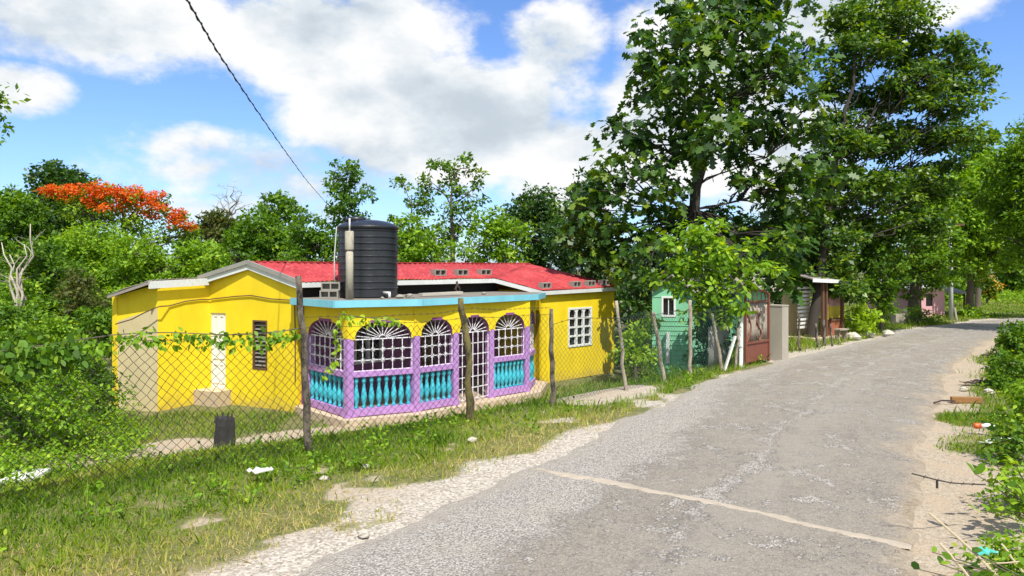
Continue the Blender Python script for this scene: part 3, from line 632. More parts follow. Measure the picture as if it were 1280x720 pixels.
# --- low growth right of the road
GS = 'low bushes along the right side of the road'
for px, top, bot, w, Y, mt, lf, lab in (
    (1272, 405, 470, 64, 19.5, 'mid', .10, 'farthest low bush on the right road edge'),
    (1262, 440, 520, 74, 14.6, 'mid', .085, 'leafy bush right of the brown plank'),
    (1282, 475, 572, 90, 11.4, 'bright', .075, 'bright small leaved bush beside the orange capped bottle'),
    (1270, 525, 640, 100, 8.9, 'mid', .065, 'bush behind the big leaved plant on the right'),
    (1288, 575, 705, 120, 7.2, 'bright', .06, 'small leaved bush at the lower right edge'),
    (1268, 672, 760, 125, 5.4, 'bright', .045, 'small leaved growth in the lower right corner')):
    simple_tree('road_bush', lab, px, top, bot, w, Y, mt, GS, 8, leaf=lf, tr=.02, cat='bush', dens=60, crad=.22, per=60)
def bigleaf(label, base, tips, size, mat, name='leafy_shoot'):
    root = thing(name, label, 'plant', base); mb = MB(); pos = []; ax = []
    for t in tips:
        p = bend(base, t, .06, 5, .05); mb.tube(p, list(np.linspace(.010, .003, 6)), 5)
        for k in range(2, 6):
            for s in (0, 1):
                if random.random() < .8:
                    d = unit(np.array([random.gauss(0, 1), random.gauss(-.3, .8), random.gauss(.25, .35)])); pos.append(p[k]); ax.append(d)
    obj('stem', mb, 'bark', root)
    pos = np.array(pos); ax = np.array(ax); n = len(pos)
    nr = unit(np.array([0, -.45, 1.])+rng.normal(size=(n, 3))*.6)
    vs, fs, rn = leaves(pos, ax, nr, size*(.6+.6*rng.random(n)), rng.random(n)*.9, 'oval'); npobj('foliage', vs, fs, 'leaf_'+mat, root, attrs={'rnd': rn})
    return root
bigleaf('broad round leaved plant reaching over the sandy patch at right', v3(4.75, 6.75, 0), [at(1218, 592, 6.5), at(1245, 600, 6.4), at(1270, 580, 6.6), at(1262, 625, 6.3), at(1282, 610, 6.4), at(1240, 575, 6.8), at(1290, 585, 6.5), at(1225, 640, 6.3), at(1255, 590, 6.4), at(1272, 605, 6.3), at(1250, 640, 6.3), at(1280, 630, 6.4)], .125, 'bright')
bigleaf('broad leaved plant at the lower right corner among dry canes', v3(3.75, 4.75, 0), [at(1165, 690, 4.9), at(1190, 700, 4.8), at(1215, 690, 4.9), at(1240, 705, 4.8), at(1150, 712, 4.8), at(1265, 690, 4.9), at(1225, 715, 4.7), at(1190, 722, 4.7), at(1175, 705, 4.8), at(1205, 712, 4.8)], .095, 'mid')

# ------------------------------------------------------------------ the yellow house
ZG = -1.0; ZP = -.85
G1 = v3(-4.99, 17.3); G2 = v3(-7.52, 18.5); A1 = v3(-8.24, 17.3); A2 = v3(-9.46, 17.6)
W0 = v3(.78, 21.3); W1 = W0+U*3.53; BR = v3(.47, 26.5); A3 = v3(-8.2, 20.4)
house = thing('house', 'yellow bungalow with red roof and a lilac and turquoise veranda', 'house', v3(-3, 19, ZG))
def dirxy(P, Q): d = (Q-P); d = d/np.linalg.norm(d); return d, np.linalg.norm(Q-P)
def nrm_out(P, Q):                          # outward = to the right of P->Q
    d, _ = dirxy(P, Q); return v3(d[1], -d[0], 0)
def wall(mb, P, Q, z0, z1, holes=(), th=.15):
    """wall from P to Q (outside on the right of P->Q) with rectangular openings (s0,s1,za,zb)"""
    d, L = dirxy(P, Q); inn = -nrm_out(P, Q)*th
    def blk(s0, s1, za, zb):
        if s1-s0 > 1e-4 and zb-za > 1e-4: mb.obox(P+d*s0+v3(0, 0, za), d*(s1-s0), inn, v3(0, 0, zb-za))
    s = 0
    for s0, s1, za, zb in sorted(holes):
        blk(s, s0, z0, z1); blk(s0, s1, z0, za); blk(s0, s1, zb, z1); s = s1
    blk(s, L, z0, z1); return mb
E = lambda p, z: v3(p[0], p[1], z)
R0 = E(at(312, 328, 17.93), 2.48); R1 = v3(.54, 24.9, 2.48)
# gable wall G2 -> G1 (outside faces the camera)
gd, gL = dirxy(G2, G1); gs = lambda px: hit(px, G2, gd)
ds0, ds1 = gs(263.3), gs(282); ws0, ws1 = gs(316), gs(334)
zd0, zd1 = -.62, 1.24; zw0, zw1 = -.08, 1.10
mb = MB(); wall(mb, G2, G1, ZG-.3, 1.90, [(ds0, ds1, ZG-.3, zd1), (ws0, ws1, zw0, zw1)])
pk = gs(312)
mb.prism([E(G2, 1.90), E(G1, 1.90), E(G1, 1.93), E(G2+gd*pk, 2.42), E(G2, 2.02)], -nrm_out(G2, G1)*.15)
obj('gable_wall', mb, 'yellow', house)
go = nrm_out(G2, G1)
# door, step, window
dr_ = obj('door', MB().obox(G2+gd*(ds0+.03)-go*.035+v3(0, 0, zd0), gd*(ds1-ds0-.06), -go*.04, v3(0, 0, zd1-zd0-.04)), 'white', house)
mb = MB()
for s in (ds0, ds1-.03): mb.obox(G2+gd*s-go*.02+v3(0, 0, zd0), gd*.03, -go*.12, v3(0, 0, zd1-zd0))
mb.obox(G2+gd*(ds0+.03)-go*.02+v3(0, 0, zd1-.04), gd*(ds1-ds0-.06), -go*.12, v3(0, 0, .04)); obj('frame', mb, 'fascia', dr_)
mb = MB(); dw = ds1-ds0-.06
for i_ in range(2):
    for j_ in range(3):
        p_ = G2+gd*(ds0+.03+dw*(.09+.46*i_))-go*.033+v3(0, 0, zd0+.12+.60*j_); w_, h_ = dw*.36, .48
        for q_, e_, f_ in ((0, gd*w_, v3(0, 0, .03)), (h_-.03, gd*w_, v3(0, 0, .03))): mb.obox(p_+v3(0, 0, q_), e_, go*.015, f_)
        for q_ in (0, w_-.03): mb.obox(p_+gd*q_+v3(0, 0, .03), gd*.03, go*.015, v3(0, 0, h_-.06))
obj('panel_moulding', mb, 'white', dr_)
obj('handle', MB().bar(G2+gd*(ds1-.10)-go*.07+v3(0, 0, .25), G2+gd*(ds1-.10)-go*.07+v3(0, 0, .40), .03, .04), 'dark', dr_)
obj('doorstep', MB().obox(G2+gd*(ds0-.12)+go*.45+v3(0, 0, ZG-.2), gd*(ds1-ds0+.3), -go*.58, v3(0, 0, .58)), 'plinth', house)
wn = obj('window', MB().obox(G2+gd*(ws0+.02)-go*.10+v3(0, 0, zw0+.02), gd*(ws1-ws0-.04), -go*.02, v3(0, 0, zw1-zw0-.04)), 'glass', house)
wn['label'] = 'dark louvred window in the gable wall'
mb = MB()
for s in (ws0, ws1-.04): mb.obox(G2+gd*s+go*.012+v3(0, 0, zw0), gd*.04, -go*.10, v3(0, 0, zw1-zw0))
for z in (zw0, zw1-.04): mb.obox(G2+gd*(ws0+.04)+go*.012+v3(0, 0, z), gd*(ws1-ws0-.08), -go*.10, v3(0, 0, .04))
obj('frame', mb, 'brownwood', wn)
mb = MB()
for k in range(11):
    z = zw0+.07+k*(zw1-zw0-.12)/11; mb.obox(G2+gd*(ws0+.045)-go*.03+v3(0, 0, z), gd*(ws1-ws0-.09), -go*.05+v3(0, 0, .05), v3(0, 0, .012)+go*.006)
obj('louvre', mb, 'slabgrey', wn)
# annex: side wall A1 -> G2, front wall A2 -> A1 (beige below, yellow above the cable), and the far side
mb = MB(); wall(mb, A1, G2, ZG-.3, 1.98); obj('annex_side_wall', mb, 'yellow', house)
ad, aL = dirxy(A2, A1); ao = nrm_out(A2, A1)
mb = MB(); mb.prism([E(A2, -1.6), E(A1, -1.6), E(A1, 1.42), E(A2, 1.05)], -ao*.15); obj('annex_front_wall', mb, 'cream', house)['label'] = 'unpainted beige end wall'
mb = MB(); mb.prism([E(A2, 1.05), E(A1, 1.42), E(A1, 1.97), E(A2, 1.66)], -ao*.15); obj('annex_front_wall', mb, 'yellow', house)['label'] = 'yellow painted upper end wall'
mb = MB(); wall(mb, A3, A2, ZG-.5, 1.64); wall(mb, BR+v3(-.12, .12), G2+v3(-.12, .12), ZG-.3, 1.9); wall(mb, W1, BR, ZG-.3, 1.66); obj('rear_wall', mb, 'yellow', house)
# wing
wd_, wL = dirxy(W0, W1); wo = nrm_out(W0, W1)
xs0, xs1 = hit(710, W0, wd_), hit(739.5, W0, wd_); xz0, xz1 = at(0, 434, 22.3)[2], at(0, 385, 22.2)[2]
mb = MB(); wall(mb, W0, W1, ZG+.02, 1.69, [(xs0, xs1, xz0, xz1)]); obj('wing_wall', mb, 'yellow', house)
mb = MB(); wall(mb, W0+V*1.75+wd_*0, W0, ZG-.1, 1.69, th=.15)
obj('wing_return_wall', mb, 'yellow', house)
obj('foundation', MB().obox(W0+wd_*.03-wo*.14+v3(0, 0, ZG-.4), wd_*(wL-.06), -wo*.5, v3(0, 0, .44)), 'slabgrey', house)
wn = obj('window', MB().obox(W0+wd_*xs0-wo*.08+v3(0, 0, xz0), wd_*(xs1-xs0), -wo*.02, v3(0, 0, xz1-xz0)), 'glass', house)
wn['label'] = 'white framed twelve pane window with arched top panes'
mb = MB(); w = xs1-xs0; h = xz1-xz0; t = .055; fo = wo*.02
for s in (0, w-t): mb.obox(W0+wd_*(xs0+s)+fo+v3(0, 0, xz0), wd_*t, -wo*.09, v3(0, 0, h))
for z in (0, h-t): mb.obox(W0+wd_*(xs0+t)+fo+v3(0, 0, xz0+z), wd_*(w-2*t), -wo*.09, v3(0, 0, t))
cw = (w-2*t)/3
for k in (1, 2): mb.obox(W0+wd_*(xs0+t+k*cw-.04)+fo*.5+v3(0, 0, xz0+t), wd_*.08, -wo*.07, v3(0, 0, h-2*t))
for i in range(3):
    for k in (1, 2, 3):
        lo = .0 if i == 0 else .04; hi = .0 if i == 2 else .04
        mb.obox(W0+wd_*(xs0+t+i*cw+lo)+fo*.2+v3(0, 0, xz0+t+k*(h-2*t)/4-.025), wd_*(cw-lo-hi), -wo*.05, v3(0, 0, .05))
    # arched heads
    lo = .0 if i == 0 else .04; hi = .0 if i == 2 else .04; ww = cw-lo-hi; c = W0+wd_*(xs0+t+i*cw+lo+ww/2)+fo*.2; zt = xz1-t; ra = ww/2
    for sgn in (-1, 1):
        pl = [c+wd_*sgn*ra+v3(0, 0, zt)]+[c+wd_*sgn*ra*math.cos(a_)+v3(0, 0, zt-ra+ra*math.sin(a_)) for a_ in np.linspace(0, math.pi/2, 6)]
        mb.prism(pl, -wo*.05)
obj('frame', mb, 'white', wn)
# roof sheets
def sheet(A, B, Cc, D, nu, nv, amp, pitch):
    """corrugated sheet A-B ridge, D-C eave, ribs running down the slope"""
    L = np.linalg.norm(B-A); vs = []; 
    for j in range(nv+1):
        for i in range(nu+1):
            s, t_ = i/nu, j/nv; p = (A*(1-s)+B*s)*(1-t_)+(D*(1-s)+Cc*s)*t_
            vs.append(p+v3(0, 0, amp*math.sin(2*math.pi*s*L/pitch)+.012*math.sin(j*1.7+i*.05)+(.022 if j <= nv//2 and nv == 6 else 0)))
    m_ = MB(); m_.add(vs, [(j*(nu+1)+i, (j+1)*(nu+1)+i, (j+1)*(nu+1)+i+1, j*(nu+1)+i+1) for j in range(nv) for i in range(nu)]); return m_
E0 = E(at(373, 356, 17.15), 2.03); E1 = v3(-.51, 21.7, 2.055)
WL = E(W0+v3(.707, -.707)*.13+U*.02, 1.70); WR = E(W1+v3(.707, -.707)*.13+U*.42, 1.76)
L0 = E(at(251, 348, 18.45), 2.10); B1 = E(L0+U*11.9, 2.02)
def solid(o, t_=.012):
    m_ = o.modifiers.new('thickness', 'SOLIDIFY'); m_.thickness = t_; m_.offset = 1; return o
gf = go*.06
rA = sheet(R0+gf, R1, E1, E0+gf*.3, 420, 6, .012, .19); rB = sheet(R1, R1+v3(.05, .05, 0), WR, E1, 4, 4, 0, 1)
mbq = MB(); mbq.v = rA.v; mbq.f = rA.f
# wing sheet: ridge end and main-eave end down to the wing eave
def tri_sheet(mb, A, B, Cc, D, nu=120, nv=8, amp=.012, pitch=.19):
    s_ = sheet(A, B, Cc, D, nu, nv, amp, pitch); mb.add(s_.v, s_.f)
# (E1 -> R1) is its upper-left edge; fan the sheet so that its ribs run down the slope
tri_sheet(mbq, E1*.999+R1*.001, R1, WR, WL, 150, 8, .012, .10)
tri_sheet(mbq, R1, R1+v3(.02, .02, 0), B1, WR, 60, 4, 0, 1)
tri_sheet(mbq, R1, R0+gf, L0+gf, B1, 420, 4, .012, .19)
rf_o = solid(obj('roof', mbq, 'roof', house, smooth_=True), .01)
mb = MB(); aA = E(A1+v3(.88, -.48)*.13-v3(.48, .88)*.3, 2.055); aB = E(at(134, 370, 17.35), 1.715); aC = E(A3+v3(-.2, .2), 1.70); aD = E(L0+v3(.3, .9), 2.10)
s_ = sheet(L0+v3(0, 0, .0), aA, aB, aC, 60, 5, .012, .12); mb.add(s_.v, s_.f); solid(obj('annex_roof', mb, 'oldroof', house, smooth_=True), .012)
# fascia boards
def fascia(mb, P, Q, hgt=.13, th=.03, drop=.0):
    d, L = dirxy(P, Q); o_ = v3(d[1], -d[0], 0); o_ /= np.linalg.norm(o_)
    mb.obox(P-v3(0, 0, hgt+drop), Q-P, -o_*th, v3(0, 0, hgt))
mb = MB(); fascia(mb, R0+gf+v3(0, 0, -.015), E0+gf*.3+v3(0, 0, -.015), .15); fascia(mb, L0+gf*1.0+v3(0, 0, -.015), R0+gf+v3(0, 0, -.015), .15)
an = nrm_out(A1, G2); sd_, sl_ = dirxy(A1, G2); fascia(mb, E(A1+an*.14-sd_*.3, 2.045), E(A1+an*.14+sd_*(sl_-.12), 2.10), .17); obj('fascia', mb, 'fascia', house)
mb = MB(); fascia(mb, E0+v3(0.02, 0.02, -.015), E1+v3(0, 0, -.015), .12); fascia(mb, E1+v3(0, 0, -.014), WL+v3(0, 0, -.014), .12); fascia(mb, WL+v3(0, 0, -.014), WR+v3(0, 0, -.014), .11); obj('fascia', mb, 'fascia', house)
mb = MB(); fascia(mb, aB+v3(0, 0, -.014), aA+v3(0, 0, -.014), .06); obj('fascia', mb, 'oldroof', house)
mb = MB()
for P, Q in ((R0+gf*1.25, E0+gf*.5), (L0+gf*1.25, R0+gf*1.25)): mb.bar(P+v3(0, 0, .012), Q+v3(0, 0, .012), .05, .10)
obj('verge_flashing', mb, 'zinc', house)
mb = MB(); mb.bar(R0+gf+v3(0, 0, .02), R1+v3(0, 0, .02), .26, .025); obj('ridge_cap', mb, 'roof', house)
# brown cable drooping over the annex and gable walls
mb = MB(); pts = [at(146, 405, 17.4)+ao*.04, at(165, 399, 17.2), at(180, 391, 17.15), at(196, 384, 17.12)]
obj('wall_cable', MB().tube(pts+[at(200, 383, 17.18)]+[G2+(A1-G2)*k+nrm_out(A1, G2)*.03+v3(0, 0, z) for k, z in ((.8, 1.46), (.5, 1.55), (.2, 1.58), (.03, 1.57))]+[G2+gd*s+go*.03+v3(0, 0, z) for s, z in ((.1, 1.58), (.5, 1.62), (.9, 1.66), (1.4, 1.69), (2.0, 1.62), (2.6, 1.60), (2.74, 1.55), (2.76, .8), (2.76, -.3))], .014, 5), 'browncable', house)

# veranda -----------------------------------------------------------
PP = [v3(-4.73, 17.35), v3(-3.49, 15.9), v3(-2.16, 16.6), v3(-1.35, 17.4), v3(-.55, 18.4), v3(.35, 19.3), v3(.58, 20.55)]
S = [v3(-5.06, 17.05), v3(-3.72, 15.6), v3(-1.98, 16.4), v3(.67, 19.55), v3(.92, 20.95), v3(.2, 21.7), v3(-.75, 22.4), v3(-5.3, 17.85)]
mb = MB(); mb.prism([E(p, 1.52) for p in S], v3(0, 0, .139)); obj('veranda_slab', mb, 'slabgrey', house)
mb = MB()
for P, Q in zip(S[:4], S[1:5]):
    d, L = dirxy(P, Q); o_ = nrm_out(P, Q); mb.prism([E(P, 1.515)-d*.0, E(Q, 1.515), E(Q, 1.665), E(P, 1.665)], o_*.03)
obj('slab_edge', mb, 'skyblue', house)['label'] = 'pale blue slab edge'
mb = MB(); mb.prism([E(p, ZP-.35) for p in (v3(-5.0, 17.15), v3(-3.5, 15.55), v3(-1.95, 16.3), v3(.75, 19.2), v3(1.0, 20.9), v3(-.3, 22.2), v3(-5, 17.6))], v3(0, 0, .35)); obj('veranda_floor', mb, 'plinth', house)
# inner wall with window and doorway
Q0 = G1+v3(.06, .12); Q1 = v3(-.42, 22.25)
iq, iL = dirxy(Q0, Q1); io = nrm_out(Q0, Q1)
wA, wB = 1.05, 2.35; dA, dB = 3.3, 4.2
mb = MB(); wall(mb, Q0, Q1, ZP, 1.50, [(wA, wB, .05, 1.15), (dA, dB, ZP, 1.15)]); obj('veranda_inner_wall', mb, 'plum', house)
obj('upper_wall', MB().obox(Q0-io*.02+v3(0, 0, 1.66), Q1-Q0, -io*.13, v3(0, 0, .26)), 'dark', house)  # unpainted strip under the eave; its shade is put into the near-black colour
wn = obj('window', MB().obox(Q0+iq*wA-io*.08+v3(0, 0, .05), iq*(wB-wA), -io*.02, v3(0, 0, 1.10)), 'glass', house); wn['label'] = 'inner window behind the veranda grilles'
mb = MB()
for s in np.linspace(wA, wB-.07, 4): mb.obox(Q0+iq*s+io*.02+v3(0, 0, .05), iq*.07, -io*.09, v3(0, 0, 1.10))
mb.obox(Q0+iq*(wA-.05)+io*.05+v3(0, 0, -.05), iq*(wB-wA+.1), -io*.14, v3(0, 0, .098)); obj('frame', mb, 'fascia', wn)
dr_ = obj('door', MB().obox(Q0+iq*dA-io*.09+v3(0, 0, ZP), iq*(dB-dA), -io*.03, v3(0, 0, 2.0)), 'brownwood', house); dr_['label'] = 'dark inner door of the veranda'
# piers
for p in PP[:6]:
    mb = MB(); h = .078; d = U
    mb.obox(p-U*h-V*h+v3(0, 0, ZP-.06), U*2*h, V*2*h, v3(0, 0, 1.75)); mb.obox(p-U*.095-V*.095+v3(0, 0, ZP-.12), U*.19, V*.19, v3(0, 0, .16)); obj('pier', mb, 'purple', house); obj('pier_head', MB().obox(p-U*.082-V*.082+v3(0, 0, ZP+1.692), U*.164, V*.164, v3(0, 0, 1.51-ZP-1.692)), 'yellow', house)
ZS, ZA, ZT = ZP+1.66, ZP+2.05, 1.512
def bay(P, Q, kind='rail', nb=8, nv=6, narrow=1.0):
    d, L = dirxy(P, Q); o_ = nrm_out(P, Q); a0, a1 = .08, L-.08; w = a1-a0; c = (a0+a1)/2
    wide = L > 1.4; rise = ZA-ZS
    def pt(s, z, o__=0.): return P+d*s+o_*o__+v3(0, 0, z)
    # yellow arched head
    mb = MB(); rv_ = MB(); pw = .035*narrow; xs = [0, a0+pw*.9]+list(c+(w/2-pw)*np.sin(np.linspace(-math.pi/2, math.pi/2, 19))[0:])[0:]+[a1-pw*.9, L]
    n_ = 22; s0, s1 = a0+pw, a1-pw; curve = [(0, ZS), (s0, ZS)]
    for k in range(1, n_):
        th = math.pi*k/n_; curve.append((c-(s1-s0)/2*math.cos(th), ZS+rise*math.sin(th)**.8))
    curve += [(s1, ZS), (L, ZS)]
    for (sa, za), (sb, zb) in zip(curve[:-1], curve[1:]):
        mb.add([pt(sa, za, .075), pt(sb, zb, .075), pt(sb, ZT, .075), pt(sa, ZT, .075), pt(sa, za, -.075), pt(sb, zb, -.075), pt(sb, ZT, -.075), pt(sa, ZT, -.075)], [(0, 1, 2, 3), (5, 4, 7, 6)])
        rv_.add([pt(sa, za, .074), pt(sb, zb, .074), pt(sb, zb, -.074), pt(sa, za, -.074)], [(3, 2, 1, 0)])
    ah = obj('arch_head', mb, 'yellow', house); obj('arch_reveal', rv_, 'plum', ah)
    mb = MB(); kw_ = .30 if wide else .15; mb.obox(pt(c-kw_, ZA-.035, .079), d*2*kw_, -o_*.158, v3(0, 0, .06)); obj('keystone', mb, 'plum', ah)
    # white iron grille
    g = MB(); r = .0085; zb = ZP+.98 if kind == 'rail' else ZP+.06
    g.bar(pt(a0, ZS), pt(a1, ZS), .024, .022)
    nh = 3 if kind == 'rail' else 6
    zs = np.linspace(zb, ZS, nh+1)
    for z in zs[:-1]: g.bar(pt(a0, z), pt(a1, z), .019, .018)
    vsx = np.linspace(a0, a1, nv+1)
    for s in vsx: g.bar(pt(s, zb, .012), pt(s, ZS, .012), .018, .018)
    if kind == 'rail':
        for z in zs[1:-1]:
            for s in vsx[1:-1]:
                for a_ in (R(45), R(135)):
                    e = .055; g.bar(pt(s-e*math.cos(a_), z-e*math.sin(a_), .02), pt(s+e*math.cos(a_), z+e*math.sin(a_), .02), .011, .010)
    nf = 11 if wide else 9
    for k in range(nf):
        th = math.pi*(k+.5)/nf if nf else 0
        e = (c-(s1-s0)/2*math.cos(th)*.98, ZS+rise*math.sin(th)**.8*.98); i_ = (c-.08*math.cos(th), ZS+.07*math.sin(th))
        g.bar(pt(*i_), pt(*e), .014, .014)
    g.tube([pt(c-.09*math.cos(t_), ZS+.08*math.sin(t_)) for t_ in np.linspace(0, math.pi, 9)], .009, 5)
    gr = obj('grille' if kind == 'rail' else 'grille_gate', g, 'grille', house)
    if kind != 'rail': return
    mb = MB(); mb.obox(pt(a0-.02, ZP+.86, .075), d*(w+.04), -o_*.15, v3(0, 0, .115)); rl = obj('railing', mb, 'purple', house)
    mb = MB(); mb.obox(pt(a0-.02, ZP+.02, .08), d*(w+.04), -o_*.16, v3(0, 0, .16)); obj('bottom_rail', mb, 'purple', rl)
    prof = [(.045, 0), (.05, .03), (.03, .06), (.034, .09), (.062, .19), (.066, .25), (.056, .33), (.036, .43), (.030, .50), (.033, .54), (.050, .57), (.050, .60), (.042, .63), (.048, .68)]
    for k in range(nb):
        s = a0+w*(k+.5)/nb; obj('baluster', MB().lathe(pt(s, ZP+.18), prof, 10), 'turq', rl, smooth_=True)
bay(PP[0], PP[1], nb=8, nv=7); bay(PP[1], PP[2], nb=8, nv=6); bay(PP[2], PP[3], nb=6, nv=5); bay(PP[3], PP[4], 'gate', nv=6); bay(PP[4], PP[5], nb=8, nv=5); bay(PP[5], PP[6], nb=7, nv=5)

# things on the flat slab -------------------------------------------
ZSL = 1.661
tk = at(460, 300, 17.55); tb = v3(tk[0], 17.55, ZSL)
tank = thing('water_tank', 'tall black ribbed plastic water tank standing on the flat veranda slab', 'water tank', tb)
prof = [(.66, 0), (.69, .03)]
for k in range(10):
    z = .10+k*.148; prof += [(.688, z), (.688, z+.108), (.704, z+.114), (.706, z+.128), (.690, z+.136)]
prof += [(.685, 1.585), (.715, 1.60), (.725, 1.635), (.715, 1.665), (.62, 1.72), (.45, 1.78), (.26, 1.81), (.2, 1.815)]
obj('body', MB().lathe(tb, prof, 64), 'tank', tank)
obj('outlet', MB().tube([tb+v3(.45, -.5, .12), tb+v3(.62, -.68, .12), tb+v3(.62, -.68, .0)], .035, 8), 'pvc', tank, smooth_=True)
lid = MB().lathe(tb+v3(-.26, -.10, 1.76), [(.20, 0), (.24, .03), (.24, .09), (.21, .115), (.12, .13)], 24); obj('lid', lid, 'tank', tank, smooth_=True)
pb = at(437, 374, 16.35); pb[2] = ZSL
pipe = thing('standpipe', 'thick cement grey pipe standing upright in front of the black tank', 'pipe', pb)
obj('shaft', MB().tube([pb, pb+v3(.0, 0, .7), pb+v3(-.005, 0, 1.10)], [.085, .083, .080], 14, .03), 'pipegrey', pipe, smooth_=True)
obj('collar', MB().lathe(pb+v3(-.005, 0, 1.08), [(.095, 0), (.098, .02), (.098, .40), (.085, .42), (.03, .425)], 16), 'pipegrey', pipe, smooth_=True)
obj('riser', MB().tube([pb+v3(0, 0, 1.5), pb+v3(0, 0, 1.78)], .018, 8), 'pvc', pipe, smooth_=True)
tp = at(418, 350, 17.3)
tag(obj('supply_pipe', MB().tube([v3(tp[0], 17.3, ZSL), v3(tp[0], 17.3, 2.6), v3(tp[0]+.06, 17.28, 3.30), v3(tp[0]+.12, 17.27, 3.34), v3(tp[0]+.46, 17.35, 3.34)], .016, 7), 'pvc', origin=v3(tp[0], 17.3, ZSL), smooth_=True), 'thin white pipe bent over the left top of the black tank', 'pipe')
# hollow concrete blocks
def hollow_block(name, label, c, d, l=.42, w=.19, h=.18, group=None, lift=0.):
    d = np.asarray(d, float)/np.linalg.norm(d); n_ = v3(d[1], -d[0], 0); c = np.asarray(c, float); mb = MB()
    o = c-d*l/2-n_*0
    t = .03
    for z in (0, h-t): mb.obox(o+v3(0, 0, z), d*l, -n_*w, v3(0, 0, t))
    for s in (0, l/2-t/2, l-t): mb.obox(o+d*s+v3(0, 0, t), d*t, -n_*w, v3(0, 0, h-2*t))
    mb.obox(o+d*t-n_*(w*.75)+v3(0, 0, t), d*(l/2-t*1.5), -n_*.02, v3(0, 0, h-2*t)); mb.obox(o+d*(l/2+t/2)-n_*(w*.75)+v3(0, 0, t), d*(l/2-t*1.5), -n_*.02, v3(0, 0, h-2*t))
    return tag(obj(name, mb, 'blockgrey', origin=c), label, 'concrete block', group)
GBk = 'concrete blocks weighing down the red roof'
ev, _ = dirxy(E0, E1); inn = v3(-.7071, .7071, 0)
for px, lab in ((551, 'concrete block on the red roof edge, the one closest to the tank'), (579, 'concrete block between two others above the broken fascia'), (608, 'concrete block on the main eave, farthest right of three near the roof step')):
    t_ = hit(px, E0+inn*.25, ev); p = E0+inn*.25+ev*t_; p[2] = 2.135
    hollow_block('concrete_block', lab, p, ev, group=GBk)
we, _ = dirxy(WL, WR)
for px, lab in ((684, 'concrete block at the roof corner above the blue slab end'), (722, 'concrete block left one of the close pair above the white window'), (740, 'concrete block right one of the close pair above the white window'), (758, 'small looking concrete block right of the close pair on the wing eave'), (780, 'concrete block perched at the far right corner of the red roof')):
    t_ = hit(px, WL+inn*.12, we); p = WL+inn*.12+we*t_; p[2] = 1.70+.06*np.clip(t_/3.9, 0, 1)+.045
    hollow_block('concrete_block', lab, p, we, group=GBk, l=.36)
for k, (px, Y, ro) in enumerate(((411, 16.9, 0), (413, 16.95, .15))):
    p = at(px, 0, Y); p[2] = ZSL+.181*k-.0
    hollow_block('concrete_block', ('lower', 'upper')[k]+' block of the small stack left of the black tank', p, v3(math.cos(ro), math.sin(ro), 0), group='blocks stacked on the slab')
p = at(552, 366, 18.0)
tag(obj('board', MB().bar(v3(p[0]-.5, 17.9, ZSL+.05), v3(p[0]+.42, 18.75, ZSL+.07), .16, .06), 'stone', origin=v3(p[0], 18.2, ZSL)), 'pale plank lying on the slab right of the tank', 'plank')
for k, (px, Y, r, lab) in enumerate(((500, 16.9, .09, 'small rubble lump on the slab at the right foot of the tank'), (512, 17.1, .10, 'rubble lump beside the pale plank on the slab'), (478, 16.55, .05, 'little stone before the tank on the slab edge'), (605, 19.3, .07, 'lone stone on the right part of the slab'))):
    p = at(px, 0, Y); p[2] = ZSL+r*.4
    tag(obj('rubble', MB().rock(p, r, k+3), 'blockgrey', origin=p), lab, 'rubble')
p = at(571, 350, 20.1)
mb = MB(); mb.tube([v3(p[0], 20.1, 1.98), v3(p[0]+.02, 20.02, 1.88), v3(p[0]-.03, 20.0, 1.78), v3(p[0]+.04, 20.0, 1.70)], [.03, .035, .03, .02], 6, .4); mb.tube([v3(p[0]+.02, 20.02, 1.9), v3(p[0]+.09, 20.0, 1.8), v3(p[0]+.07, 20., 1.7)], [.02, .02, .012], 5, .4)
tag(obj('torn_rag', mb, 'flipflop', origin=v3(p[0], 20.1, 1.7)), 'dark torn scrap hanging from the middle of the white eave board', 'rag')

# ------------------------------------------------------------------ fences
def Fp(px): return F0+FD*hit(px, F0, FD)
def Fs(px): return hit(px, F0, FD)
def netting(s_a, s_b, h, p, r, sag=.03, zlow=0., seed=1):
    """woven diamond wire between two stations of the fence line"""
    n = int((s_b-s_a)/p); m_ = int(h/p); vs = []; fs = []; nrm = v3(-FD[1], FD[0], 0)
    i = np.arange(n)[:, None]; k = np.arange(m_+1)[None, :]
    s = s_a+(i+((k+i) % 2))*p; s = s+.012*np.sin(k*.9+i*.23)+.05*(fbm(i*.06+0*k, k*.16+0*i)-.5)+rng.normal(size=(n, m_+1))*.0025
    z = zlow+k*p*(1.0)+0*i+.07*(fbm(i*.05+30+0*k, k*.12+0*i)-.5)
    topsag = sag*np.sin(s*1.9)+sag*.6*np.sin(s*4.3+1); z = z*(1+topsag/h*1.)
    off = .04*np.sin(s*1.3+z*2)+.03*np.sin(s*3.1)+ (k % 2)*.006
    X = F0[0]+FD[0]*s+nrm[0]*off; Y = F0[1]+FD[1]*s+nrm[1]*off
    Z = ground_z(X, Y)*0+np.maximum(ground_z(F0[0]+FD[0]*s, F0[1]+FD[1]*s), -.15)+z
    P = np.stack([X, Y, Z], -1)
    offs = [np.array([r*math.cos(t), r*math.cos(t)*.0+0, r*math.sin(t)]) for t in (R(90), R(210), R(330))]
    offs = [FD*r*math.cos(t)+nrm*r*math.sin(t) for t in (R(90), R(210), R(330))]
    A = np.stack([P+o for o in offs], 2)      # n, m+1, 3, 3
    idx = np.arange(n*(m_+1)*3).reshape(n, m_+1, 3)
    F = []
    for j in range(3):
        F.append(np.stack([idx[:, :-1, j], idx[:, :-1, (j+1) % 3], idx[:, 1:, (j+1) % 3], idx[:, 1:, j]], -1).reshape(-1, 4))
    return A.reshape(-1, 3), np.concatenate(F)
